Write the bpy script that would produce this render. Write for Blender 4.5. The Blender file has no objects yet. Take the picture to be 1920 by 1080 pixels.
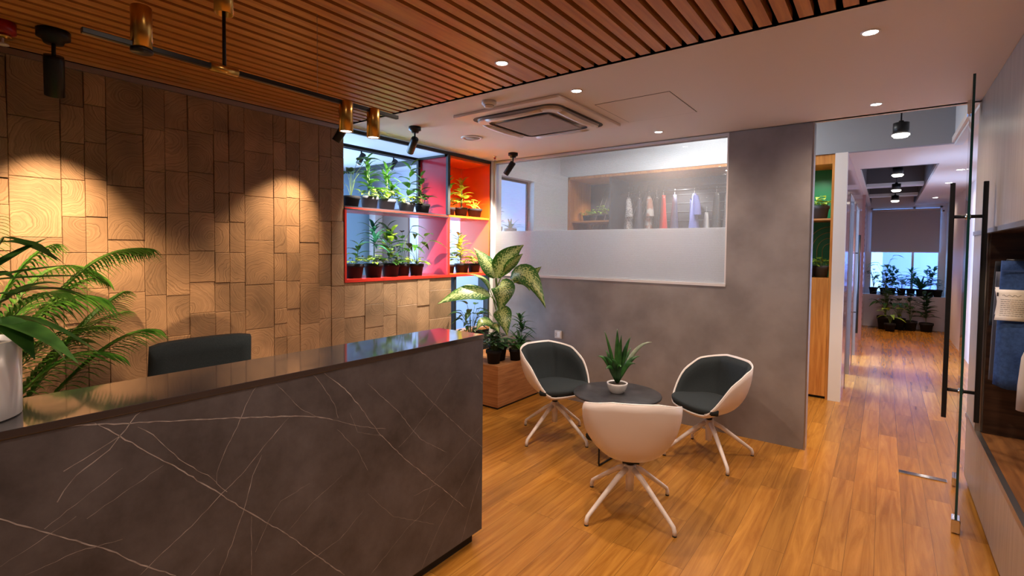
import bpy, bmesh, math, random
from mathutils import Vector, Matrix
PI = math.pi
sc = bpy.context.scene
COL = sc.collection

# ------------------------------------------------------------------ camera
CAM_F = 938.75
cam_d = bpy.data.cameras.new('camera')
cam_d.sensor_width = 36.0
cam_d.lens = CAM_F * 36.0 / 1920.0
cam_d.shift_y = -(540 - 501.9) / 1920.0
cam_d.clip_start = 0.05
cam_o = bpy.data.objects.new('camera', cam_d)
COL.objects.link(cam_o)
yaw, pitch, roll = 0.6401, 0.0359, 0.0100
fw = Vector((-math.sin(yaw) * math.cos(pitch), math.cos(yaw) * math.cos(pitch), -math.sin(pitch)))
rt = Vector((math.cos(yaw), math.sin(yaw), 0)); up = rt.cross(fw)
rt2 = rt * math.cos(roll) + up * math.sin(roll); up2 = up * math.cos(roll) - rt * math.sin(roll)
cam_o.matrix_world = Matrix(((rt2.x, up2.x, -fw.x, 0), (rt2.y, up2.y, -fw.y, 0), (rt2.z, up2.z, -fw.z, 1.6), (0, 0, 0, 1)))
sc.camera = cam_o

# ------------------------------------------------------------------ world, exposure
w = bpy.data.worlds.new('sky'); sc.world = w; w.use_nodes = True
bg = w.node_tree.nodes['Background']
bg.inputs[0].default_value = (0.22, 0.46, 1.0, 1); bg.inputs[1].default_value = 4.2
sc.view_settings.view_transform = 'Standard'
sc.view_settings.look = 'None'
sc.view_settings.gamma = 1.0
sc.view_settings.use_curve_mapping = False
sc.view_settings.exposure = 0.75

# ------------------------------------------------------------------ large area lights (unseen lamp and daylight sources of the neighbouring rooms)
def area(name, loc, rot, sx, sy, power, color):
    d = bpy.data.lights.new(name, 'AREA'); d.shape = 'RECTANGLE'; d.size = sx; d.size_y = sy
    d.energy = power; d.color = color
    o = bpy.data.objects.new(name, d); o.location = loc; o.rotation_euler = rot; COL.objects.link(o); return o

area('daylight_plant_room_assumed', (-8.12, 2.5, 1.75), (0, -PI / 2, 0), 1.6, 4.8, 260, (0.45, 0.68, 1.0))  # assumed daylight source, unseen; gives the plant room its blue light
area('glass_room_light_assumed', (-1.7, 5.4, 3.3), (0, 0, 0), 1.0, 0.7, 30, (1.0, 0.98, 0.96))  # assumed lamp, out of sight, placed from the brightness on the bulkhead

area('side_room_daylight_added', (-2.2, 8.3, 1.5), (0, -PI / 2, 0), 1.8, 1.8, 260, (0.42, 0.58, 1.0))  # added source, shining blue light through the corridor glass onto the floor

WARM = (1.0, 0.66, 0.38)
SOFT = (1.0, 0.76, 0.60)
WHITE = (1.0, 0.90, 0.80)
def spot(name, loc, target, power, size=60, blend=0.6, color=WARM, radius=0.03):
    d = bpy.data.lights.new(name, 'SPOT'); d.energy = power; d.spot_size = math.radians(size); d.spot_blend = blend
    d.color = color; d.shadow_soft_size = radius
    o = bpy.data.objects.new(name, d); o.location = loc
    o.rotation_euler = (Vector(target) - Vector(loc)).to_track_quat('-Z', 'Y').to_euler(); COL.objects.link(o); return o

# ------------------------------------------------------------------ materials
MATS = {}
def new_mat(name):
    m = bpy.data.materials.new(name); m.use_nodes = True
    nt = m.node_tree; b = nt.nodes['Principled BSDF']
    MATS[name] = m
    return m, nt, b
def c4(c): return (c[0], c[1], c[2], 1)
def pbr(name, col, rough=0.5, metal=0.0, ior=1.45, col2=None, nscale=8, ndetail=4, bump=0, bscale=60, stretch=None, emit=None, estr=0, coat=0, sheen=0, lo=.35, hi=.65):
    m, nt, b = new_mat(name)
    b.inputs['Base Color'].default_value = c4(col); b.inputs['Roughness'].default_value = rough
    b.inputs['Metallic'].default_value = metal; b.inputs['IOR'].default_value = ior
    b.inputs['Coat Weight'].default_value = coat
    if sheen: b.inputs['Sheen Weight'].default_value = sheen
    if emit: b.inputs['Emission Color'].default_value = c4(emit); b.inputs['Emission Strength'].default_value = estr
    if col2 or bump:
        tc = nt.nodes.new('ShaderNodeTexCoord'); mp = nt.nodes.new('ShaderNodeMapping'); nt.links.new(tc.outputs['Object'], mp.inputs[0])
        if stretch: mp.inputs['Scale'].default_value = stretch
    if col2:
        n = nt.nodes.new('ShaderNodeTexNoise'); n.inputs['Scale'].default_value = nscale; n.inputs['Detail'].default_value = ndetail
        nt.links.new(mp.outputs[0], n.inputs['Vector'])
        r = nt.nodes.new('ShaderNodeValToRGB'); r.color_ramp.elements[0].color = c4(col); r.color_ramp.elements[1].color = c4(col2)
        r.color_ramp.elements[0].position = lo; r.color_ramp.elements[1].position = hi
        nt.links.new(n.outputs['Fac'], r.inputs[0]); nt.links.new(r.outputs[0], b.inputs['Base Color'])
    if bump:
        n2 = nt.nodes.new('ShaderNodeTexNoise'); n2.inputs['Scale'].default_value = bscale; nt.links.new(mp.outputs[0], n2.inputs['Vector'])
        bp = nt.nodes.new('ShaderNodeBump'); bp.inputs['Strength'].default_value = bump; bp.inputs['Distance'].default_value = 0.01
        nt.links.new(n2.outputs['Fac'], bp.inputs['Height']); nt.links.new(bp.outputs[0], b.inputs['Normal'])
    return m
def emis(name, col, strength):
    m = bpy.data.materials.new(name); m.use_nodes = True; nt = m.node_tree; nt.nodes.clear()
    e = nt.nodes.new('ShaderNodeEmission'); e.inputs[0].default_value = c4(col); e.inputs[1].default_value = strength
    o = nt.nodes.new('ShaderNodeOutputMaterial'); nt.links.new(e.outputs[0], o.inputs[0]); return m

WHITEPAINT = pbr('ceiling_paint', (0.72, 0.66, 0.62), 0.55)
COOLPAINT = pbr('cool_white_paint', (0.62, 0.66, 0.70), 0.5)
GREYPAINT = pbr('grey_paint', (0.30, 0.31, 0.33), 0.6)
DARKPAINT = pbr('dark_grey_paint', (0.10, 0.10, 0.11), 0.7)
BLACKVOID = pbr('black_void', (0.008, 0.006, 0.005), 0.9)
CONCRETE = pbr('grey_plaster', (0.225, 0.198, 0.186), 0.55, col2=(0.31, 0.277, 0.258), nscale=3.5, ndetail=9, bump=0.05, bscale=120)
BLACKMETAL = pbr('black_metal', (0.012, 0.013, 0.015), 0.4, 0.3)
FRAMEBLACK = pbr('black_frame', (0.02, 0.022, 0.025), 0.45)
BRASS = pbr('brushed_brass', (0.62, 0.38, 0.10), 0.28, 1.0, stretch=(60, 60, 1), bump=0.03)
CHROME = pbr('chrome', (0.75, 0.75, 0.76), 0.12, 1.0)
STEEL = pbr('brushed_steel', (0.42, 0.40, 0.39), 0.35, 1.0)
SHELL = pbr('white_shell', (0.80, 0.72, 0.67), 0.38)
RIMWHITE = pbr('white_rim', (0.86, 0.84, 0.82), 0.35)
FABRIC = pbr('charcoal_fabric', (0.012, 0.018, 0.020), 0.9, col2=(0.020, 0.028, 0.031), nscale=260, bump=0.15, bscale=500)
TABLETOP = pbr('black_table_laminate', (0.025, 0.026, 0.03), 0.32, col2=(0.05, 0.052, 0.058), nscale=14)
STONETOP = pbr('polished_dark_stone', (0.030, 0.028, 0.030), 0.07, ior=2.1)
CERAMIC = pbr('white_ceramic', (0.78, 0.76, 0.74), 0.25)
POTBLACK = pbr('dark_plastic_pot', (0.016, 0.015, 0.017), 0.7, ior=1.3)
POTGREY = pbr('grey_plastic_pot', (0.10, 0.105, 0.12), 0.7, ior=1.3)
SOIL = pbr('soil', (0.02, 0.013, 0.008), 0.95, col2=(0.06, 0.04, 0.025), nscale=90, bump=0.5, bscale=150)
RED = pbr('red_lacquer', (0.62, 0.035, 0.02), 0.25)
ORANGE = pbr('orange_lacquer', (0.90, 0.12, 0.01), 0.3)
CRIMSON = pbr('crimson_lacquer', (0.55, 0.03, 0.05), 0.14)
PINKPANEL = pbr('rose_panel', (0.46, 0.27, 0.26), 0.12)
OFFWHITE = pbr('off_white_trim', (0.72, 0.68, 0.66), 0.45)
BLINDM = pbr('grey_blind_fabric', (0.46, 0.46, 0.49), 0.85, col2=(0.50, 0.50, 0.53), nscale=200)
SOCKET = pbr('socket_plastic', (0.66, 0.60, 0.55), 0.4)
GREEN = pbr('green_backboard', (0.012, 0.20, 0.085), 0.4)
GOLDLINE = pbr('gold_line', (0.55, 0.45, 0.22), 0.35, 0.7)
PAPER = pbr('paper', (0.75, 0.73, 0.70), 0.8)
INK = pbr('ink', (0.05, 0.05, 0.06), 0.8)
DENIM = pbr('blue_denim', (0.022, 0.06, 0.19), 0.9, col2=(0.035, 0.09, 0.27), nscale=60, bump=0.1, bscale=300)
STEM = pbr('plant_stem', (0.10, 0.16, 0.035), 0.6)
BARK = pbr('woody_stem', (0.13, 0.09, 0.05), 0.8)
LAMPGLOW = emis('lamp_disc', (1.0, 0.95, 0.90), 14.0)
LAMPGLOWC = emis('lamp_disc_warm', (1.0, 0.90, 0.80), 5.0)
EXTLAV = pbr('lavender_render', (0.42, 0.45, 0.78), 0.8)
EXTWHITE = pbr('white_render', (0.8, 0.78, 0.74), 0.8)
BLUEGLASS = pbr('pale_blue_wall', (0.30, 0.50, 0.66), 0.35)
BROWNPANEL = pbr('brown_panel', (0.16, 0.11, 0.09), 0.6)
REDBULB = pbr('red_bulb', (0.35, 0.01, 0.01), 0.3)
GRILLE = pbr('ac_grille', (0.40, 0.33, 0.29), 0.7, col2=(0.33, 0.27, 0.24), nscale=12, stretch=(1, 60, 1))
DARKSLOT = pbr('dark_slot', (0.05, 0.04, 0.036), 0.6)

def leafmat(name, c1, c2, rough=0.42, trans=0.25):
    m, nt, b = new_mat(name)
    tc = nt.nodes.new('ShaderNodeTexCoord')
    n = nt.nodes.new('ShaderNodeTexNoise'); n.inputs['Scale'].default_value = 14; nt.links.new(tc.outputs['Object'], n.inputs['Vector'])
    r = nt.nodes.new('ShaderNodeValToRGB'); r.color_ramp.elements[0].color = c4(c1); r.color_ramp.elements[1].color = c4(c2)
    r.color_ramp.elements[0].position = .38; r.color_ramp.elements[1].position = .62
    nt.links.new(n.outputs['Fac'], r.inputs[0]); nt.links.new(r.outputs[0], b.inputs['Base Color'])
    b.inputs['Roughness'].default_value = rough
    t = nt.nodes.new('ShaderNodeBsdfTranslucent'); nt.links.new(r.outputs[0], t.inputs[0])
    mx = nt.nodes.new('ShaderNodeMixShader'); mx.inputs[0].default_value = trans
    out = nt.nodes['Material Output']
    nt.links.new(b.outputs[0], mx.inputs[1]); nt.links.new(t.outputs[0], mx.inputs[2]); nt.links.new(mx.outputs[0], out.inputs[0])
    return m
L_DARK = leafmat('dark_leaf', (0.012, 0.045, 0.010), (0.03, 0.10, 0.02))
L_MID = leafmat('green_leaf', (0.03, 0.12, 0.015), (0.07, 0.22, 0.03))
L_PALM = leafmat('palm_leaf', (0.03, 0.13, 0.012), (0.10, 0.26, 0.03))
L_LIME = leafmat('lime_leaf', (0.16, 0.34, 0.03), (0.40, 0.55, 0.06))
L_YEL = leafmat('yellow_green_leaf', (0.34, 0.36, 0.03), (0.66, 0.58, 0.06))
L_TEAL = leafmat('blue_green_leaf', (0.015, 0.11, 0.06), (0.04, 0.24, 0.13))
L_SNAKE = leafmat('succulent_leaf', (0.012, 0.06, 0.014), (0.045, 0.16, 0.035), 0.35, 0.08)

def variegated():
    m, nt, b = new_mat('variegated_leaf')
    uv = nt.nodes.new('ShaderNodeUVMap')
    sep = nt.nodes.new('ShaderNodeSeparateXYZ'); nt.links.new(uv.outputs[0], sep.inputs[0])
    def mth(op, a, bb=None):
        x = nt.nodes.new('ShaderNodeMath'); x.operation = op
        for i, v in enumerate((a, bb)):
            if v is None: continue
            if hasattr(v, 'links'): nt.links.new(v, x.inputs[i])
            else: x.inputs[i].default_value = v
        return x.outputs[0]
    av = mth('ABSOLUTE', sep.outputs[1])
    ph = mth('SUBTRACT', mth('MULTIPLY', sep.outputs[0], 12.0), mth('MULTIPLY', av, 4.0))
    st = mth('SINE', mth('MULTIPLY', ph, 2 * PI))
    n = nt.nodes.new('ShaderNodeTexNoise'); n.inputs['Scale'].default_value = 7; n.inputs['Detail'].default_value = 4
    mpv = nt.nodes.new('ShaderNodeMapping'); mpv.inputs['Scale'].default_value = (3.2, .9, 1); nt.links.new(uv.outputs[0], mpv.inputs[0]); nt.links.new(mpv.outputs[0], n.inputs['Vector'])
    a = mth('ADD', mth('MULTIPLY', st, 0.16), mth('MULTIPLY', mth('SUBTRACT', n.outputs['Fac'], 0.5), 3.2))
    edge = mth('MULTIPLY', mth('SUBTRACT', 0.80, av), 1.0)
    fac = mth('ADD', a, edge)
    r = nt.nodes.new('ShaderNodeValToRGB')
    r.color_ramp.elements[0].color = (0.03, 0.12, 0.012, 1); r.color_ramp.elements[1].color = (0.52, 0.60, 0.22, 1)
    r.color_ramp.elements[0].position = 0.15; r.color_ramp.elements[1].position = 0.75
    nt.links.new(fac, r.inputs[0]); nt.links.new(r.outputs[0], b.inputs['Base Color']); b.inputs['Roughness'].default_value = 0.35
    t = nt.nodes.new('ShaderNodeBsdfTranslucent'); nt.links.new(r.outputs[0], t.inputs[0])
    mx = nt.nodes.new('ShaderNodeMixShader'); mx.inputs[0].default_value = 0.25
    nt.links.new(b.outputs[0], mx.inputs[1]); nt.links.new(t.outputs[0], mx.inputs[2]); nt.links.new(mx.outputs[0], nt.nodes['Material Output'].inputs[0])
    return m
L_VAR = variegated()

def wood(name, c1, c2, scale=(1, 1, 1), rough=0.4, rings=6.0, spec=1.45, bump=0.03):
    """straight-grained veneer; scale small along the grain axis"""
    m, nt, b = new_mat(name)
    tc = nt.nodes.new('ShaderNodeTexCoord'); mp = nt.nodes.new('ShaderNodeMapping'); mp.inputs['Scale'].default_value = scale
    nt.links.new(tc.outputs['Object'], mp.inputs[0])
    n = nt.nodes.new('ShaderNodeTexNoise'); n.inputs['Scale'].default_value = rings; n.inputs['Detail'].default_value = 7; n.inputs['Roughness'].default_value = .6
    n.inputs['Distortion'].default_value = 0.3
    nt.links.new(mp.outputs[0], n.inputs['Vector'])
    r = nt.nodes.new('ShaderNodeValToRGB'); r.color_ramp.elements[0].color = c4(c1); r.color_ramp.elements[1].color = c4(c2)
    r.color_ramp.elements[0].position = .36; r.color_ramp.elements[1].position = .64
    nt.links.new(n.outputs['Fac'], r.inputs[0]); nt.links.new(r.outputs[0], b.inputs['Base Color'])
    b.inputs['Roughness'].default_value = rough; b.inputs['IOR'].default_value = spec
    bp = nt.nodes.new('ShaderNodeBump'); bp.inputs['Strength'].default_value = bump; bp.inputs['Distance'].default_value = .01
    nt.links.new(n.outputs['Fac'], bp.inputs['Height']); nt.links.new(bp.outputs[0], b.inputs['Normal'])
    return m
W_SLAT = wood('slat_wood', (0.44, 0.175, 0.036), (0.62, 0.285, 0.070), (14, .6, 14), 0.38, 3)
W_PLANTER = wood('planter_wood', (0.26, 0.10, 0.035), (0.44, 0.20, 0.075), (1, 1, 14), 0.45, 3)
W_CAB = wood('cabinet_wood', (0.42, 0.15, 0.03), (0.60, 0.26, 0.06), (12, 12, .7), 0.4, 3)
W_NICHE = wood('walnut_dark', (0.030, 0.014, 0.008), (0.075, 0.035, 0.018), (1, 12, 12), 0.45, 3)
W_NICHEF = wood('niche_floor_wood', (0.14, 0.055, 0.018), (0.26, 0.11, 0.035), (10, 1, 10), 0.4, 3)
W_LIGHT = wood('pale_taupe_laminate', (0.25, 0.20, 0.165), (0.35, 0.29, 0.245), (14, 14, .6), 0.33, 3)
W_TRIM = wood('orange_wood_trim', (0.45, 0.20, 0.07), (0.6, 0.3, 0.12), (1, 12, 12), 0.4, 3)

def floor_mat():
    m, nt, b = new_mat('oak_laminate_floor')
    tc = nt.nodes.new('ShaderNodeTexCoord'); mp = nt.nodes.new('ShaderNodeMapping'); mp.inputs['Rotation'].default_value = (0, 0, PI / 2)
    nt.links.new(tc.outputs['Object'], mp.inputs[0])
    br = nt.nodes.new('ShaderNodeTexBrick'); br.offset = 0.37; br.offset_frequency = 2
    br.inputs['Scale'].default_value = 1.0; br.inputs['Brick Width'].default_value = 1.25; br.inputs['Row Height'].default_value = 0.128
    br.inputs['Mortar Size'].default_value = 0.0012; br.inputs['Mortar Smooth'].default_value = 0.3
    br.inputs['Color1'].default_value = (0.78, 0.78, 0.78, 1); br.inputs['Color2'].default_value = (1.12, 1.12, 1.12, 1); br.inputs['Mortar'].default_value = (0.4, 0.4, 0.4, 1)
    nt.links.new(mp.outputs[0], br.inputs['Vector'])
    mp2 = nt.nodes.new('ShaderNodeMapping'); mp2.inputs['Scale'].default_value = (13, 0.75, 1); nt.links.new(tc.outputs['Object'], mp2.inputs[0])
    add = nt.nodes.new('ShaderNodeVectorMath'); add.operation = 'ADD'; nt.links.new(mp2.outputs[0], add.inputs[0])
    sc2 = nt.nodes.new('ShaderNodeVectorMath'); sc2.operation = 'SCALE'; sc2.inputs['Scale'].default_value = 30; nt.links.new(br.outputs['Color'], sc2.inputs[0]); nt.links.new(sc2.outputs[0], add.inputs[1])
    n = nt.nodes.new('ShaderNodeTexNoise'); n.inputs['Scale'].default_value = 1.6; n.inputs['Detail'].default_value = 8; n.inputs['Roughness'].default_value = .62; n.inputs['Distortion'].default_value = 1.2
    nt.links.new(add.outputs[0], n.inputs['Vector'])
    r = nt.nodes.new('ShaderNodeValToRGB'); e = r.color_ramp.elements
    e[0].color = (0.27, 0.104, 0.013, 1); e[0].position = .32; e[1].color = (0.47, 0.212, 0.034, 1); e[1].position = .66
    nt.links.new(n.outputs['Fac'], r.inputs[0])
    mx = nt.nodes.new('ShaderNodeMix'); mx.data_type = 'RGBA'; mx.blend_type = 'MULTIPLY'; mx.inputs[0].default_value = 1
    nt.links.new(r.outputs[0], mx.inputs[6]); nt.links.new(br.outputs['Color'], mx.inputs[7]); nt.links.new(mx.outputs[2], b.inputs['Base Color'])
    b.inputs['Roughness'].default_value = 0.27; b.inputs['IOR'].default_value = 1.5
    bp = nt.nodes.new('ShaderNodeBump'); bp.inputs['Strength'].default_value = .06; bp.inputs['Distance'].default_value = .01
    nt.links.new(n.outputs['Fac'], bp.inputs['Height']); nt.links.new(bp.outputs[0], b.inputs['Normal'])
    return m
FLOOR = floor_mat()

def block_mat():
    m, nt, b = new_mat('end_grain_blocks')
    uv = nt.nodes.new('ShaderNodeUVMap'); uv.uv_map = 'UVMap'
    ca = nt.nodes.new('ShaderNodeVertexColor'); ca.layer_name = 'block'
    sp = nt.nodes.new('ShaderNodeSeparateColor'); nt.links.new(ca.outputs[0], sp.inputs[0])
    tc = nt.nodes.new('ShaderNodeTexCoord')
    n1 = nt.nodes.new('ShaderNodeTexNoise'); n1.inputs['Scale'].default_value = 7; n1.inputs['Detail'].default_value = 3; nt.links.new(tc.outputs['Object'], n1.inputs['Vector'])
    sub = nt.nodes.new('ShaderNodeVectorMath'); sub.operation = 'SUBTRACT'; nt.links.new(n1.outputs['Color'], sub.inputs[0]); sub.inputs[1].default_value = (.5, .5, .5)
    scl = nt.nodes.new('ShaderNodeVectorMath'); scl.operation = 'SCALE'; scl.inputs['Scale'].default_value = .10; nt.links.new(sub.outputs[0], scl.inputs[0])
    add = nt.nodes.new('ShaderNodeVectorMath'); add.operation = 'ADD'; nt.links.new(uv.outputs[0], add.inputs[0]); nt.links.new(scl.outputs[0], add.inputs[1])
    ln = nt.nodes.new('ShaderNodeVectorMath'); ln.operation = 'LENGTH'; nt.links.new(add.outputs[0], ln.inputs[0])
    n2 = nt.nodes.new('ShaderNodeTexNoise'); n2.noise_dimensions = '1D'; n2.inputs['Scale'].default_value = 120; n2.inputs['Detail'].default_value = 8; n2.inputs['Roughness'].default_value = .8
    ad2 = nt.nodes.new('ShaderNodeMath'); ad2.operation = 'MULTIPLY_ADD'; ad2.inputs[1].default_value = 1.0
    nt.links.new(ln.outputs['Value'], ad2.inputs[0])
    mu = nt.nodes.new('ShaderNodeMath'); mu.operation = 'MULTIPLY'; mu.inputs[1].default_value = 9.0; nt.links.new(sp.outputs[1], mu.inputs[0]); nt.links.new(mu.outputs[0], ad2.inputs[2])
    nt.links.new(ad2.outputs[0], n2.inputs['W'])
    r = nt.nodes.new('ShaderNodeValToRGB'); e = r.color_ramp.elements
    e[0].color = (0.16, 0.085, 0.038, 1); e[0].position = .28; e[1].color = (0.44, 0.275, 0.150, 1); e[1].position = .56
    nt.links.new(n2.outputs['Fac'], r.inputs[0])
    n3 = nt.nodes.new('ShaderNodeTexNoise'); n3.inputs['Scale'].default_value = 5; n3.inputs['Detail'].default_value = 6; nt.links.new(tc.outputs['Object'], n3.inputs['Vector'])
    mr = nt.nodes.new('ShaderNodeMapRange'); mr.inputs[1].default_value = .3; mr.inputs[2].default_value = .7; mr.inputs[3].default_value = .68; mr.inputs[4].default_value = 1.15
    nt.links.new(n3.outputs['Fac'], mr.inputs[0])
    mr2 = nt.nodes.new('ShaderNodeMapRange'); mr2.inputs[3].default_value = .74; mr2.inputs[4].default_value = 1.12; nt.links.new(sp.outputs[0], mr2.inputs[0])
    m1 = nt.nodes.new('ShaderNodeMath'); m1.operation = 'MULTIPLY'; nt.links.new(mr.outputs[0], m1.inputs[0]); nt.links.new(mr2.outputs[0], m1.inputs[1])
    mx = nt.nodes.new('ShaderNodeMix'); mx.data_type = 'RGBA'; mx.blend_type = 'MULTIPLY'; mx.inputs[0].default_value = 1
    nt.links.new(r.outputs[0], mx.inputs[6]); nt.links.new(m1.outputs[0], mx.inputs[7]); nt.links.new(mx.outputs[2], b.inputs['Base Color'])
    b.inputs['Roughness'].default_value = .6
    bp = nt.nodes.new('ShaderNodeBump'); bp.inputs['Strength'].default_value = .05; bp.inputs['Distance'].default_value = .01
    nt.links.new(n2.outputs['Fac'], bp.inputs['Height']); nt.links.new(bp.outputs[0], b.inputs['Normal'])
    return m
BLOCK = block_mat()

def marble():
    m, nt, b = new_mat('dark_veined_stone')
    tc = nt.nodes.new('ShaderNodeTexCoord')
    n = nt.nodes.new('ShaderNodeTexNoise'); n.inputs['Scale'].default_value = 3.2; n.inputs['Detail'].default_value = 12; n.inputs['Roughness'].default_value = .68; nt.links.new(tc.outputs['Object'], n.inputs['Vector'])
    r = nt.nodes.new('ShaderNodeValToRGB'); e = r.color_ramp.elements
    e[0].color = (0.042, 0.038, 0.040, 1); e[0].position = .33; e[1].color = (0.115, 0.104, 0.110, 1); e[1].position = .68
    nt.links.new(n.outputs['Fac'], r.inputs[0]); nt.links.new(r.outputs[0], b.inputs['Base Color'])
    b.inputs['Roughness'].default_value = .42
    return m
MARBLE = marble()
VEIN = pbr('pale_vein', (0.22, 0.19, 0.18), 0.5, col2=(0.42, 0.38, 0.36), nscale=30)

def glassmat(name, tint=(1, 1, 1), refl=1.0, stripes=0.0, haze=0.0):
    m = bpy.data.materials.new(name); m.use_nodes = True; nt = m.node_tree; nt.nodes.clear()
    out = nt.nodes.new('ShaderNodeOutputMaterial')
    tr = nt.nodes.new('ShaderNodeBsdfTransparent'); tr.inputs[0].default_value = c4(tint)
    gl = nt.nodes.new('ShaderNodeBsdfGlossy'); gl.inputs['Roughness'].default_value = 0.02
    fr = nt.nodes.new('ShaderNodeFresnel'); fr.inputs[0].default_value = 1.5
    ge = nt.nodes.new('ShaderNodeNewGeometry')
    fb = nt.nodes.new('ShaderNodeMath'); fb.operation = 'SUBTRACT'; fb.inputs[0].default_value = refl; nt.links.new(ge.outputs['Backfacing'], fb.inputs[1]); fb.use_clamp = True
    mm = nt.nodes.new('ShaderNodeMath'); mm.operation = 'MULTIPLY'; nt.links.new(fb.outputs[0], mm.inputs[1]); nt.links.new(fr.outputs[0], mm.inputs[0])
    mx = nt.nodes.new('ShaderNodeMixShader'); nt.links.new(mm.outputs[0], mx.inputs[0]); nt.links.new(tr.outputs[0], mx.inputs[1]); nt.links.new(gl.outputs[0], mx.inputs[2])
    last = mx
    if stripes or haze:
        df = nt.nodes.new('ShaderNodeBsdfDiffuse'); df.inputs[0].default_value = (.8, .8, .82, 1)
        tl = nt.nodes.new('ShaderNodeBsdfTranslucent'); tl.inputs[0].default_value = (.8, .8, .82, 1)
        m2 = nt.nodes.new('ShaderNodeMixShader'); m2.inputs[0].default_value = .5; nt.links.new(df.outputs[0], m2.inputs[1]); nt.links.new(tl.outputs[0], m2.inputs[2])
        tc = nt.nodes.new('ShaderNodeTexCoord'); wv = nt.nodes.new('ShaderNodeTexWave'); wv.bands_direction = 'Z'; wv.inputs['Scale'].default_value = 34; nt.links.new(tc.outputs['Object'], wv.inputs['Vector'])
        mr = nt.nodes.new('ShaderNodeMapRange'); mr.inputs[3].default_value = haze; mr.inputs[4].default_value = stripes; nt.links.new(wv.outputs['Fac'], mr.inputs[0])
        m3 = nt.nodes.new('ShaderNodeMixShader'); nt.links.new(mr.outputs[0], m3.inputs[0]); nt.links.new(mx.outputs[0], m3.inputs[1]); nt.links.new(m2.outputs[0], m3.inputs[2])
        last = m3
    nt.links.new(last.outputs[0], out.inputs[0]); return m
GLASS = glassmat('clear_glass', (.97, .985, .98))
GLASS_LINE = glassmat('lined_glass', (.98, .99, .99), 1.0, 0.20, 0.10)
def frost():
    m = bpy.data.materials.new('frosted_film'); m.use_nodes = True; nt = m.node_tree; nt.nodes.clear()
    out = nt.nodes.new('ShaderNodeOutputMaterial')
    tl = nt.nodes.new('ShaderNodeBsdfTranslucent'); tl.inputs[0].default_value = (.86, .86, .87, 1)
    df = nt.nodes.new('ShaderNodeBsdfDiffuse'); df.inputs[0].default_value = (.8, .8, .8, 1)
    rf = nt.nodes.new('ShaderNodeBsdfRefraction'); rf.inputs['Roughness'].default_value = .55; rf.inputs['IOR'].default_value = 1.15; rf.inputs[0].default_value = (.95, .95, .96, 1)
    a = nt.nodes.new('ShaderNodeMixShader'); a.inputs[0].default_value = .30; nt.links.new(tl.outputs[0], a.inputs[1]); nt.links.new(df.outputs[0], a.inputs[2])
    b = nt.nodes.new('ShaderNodeMixShader'); b.inputs[0].default_value = .40; nt.links.new(a.outputs[0], b.inputs[1]); nt.links.new(rf.outputs[0], b.inputs[2])
    nt.links.new(b.outputs[0], out.inputs[0]); return m
FROST = frost()
GLASSEDGE = pbr('green_glass_edge', (0.01, 0.05, 0.045), 0.15)

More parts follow.
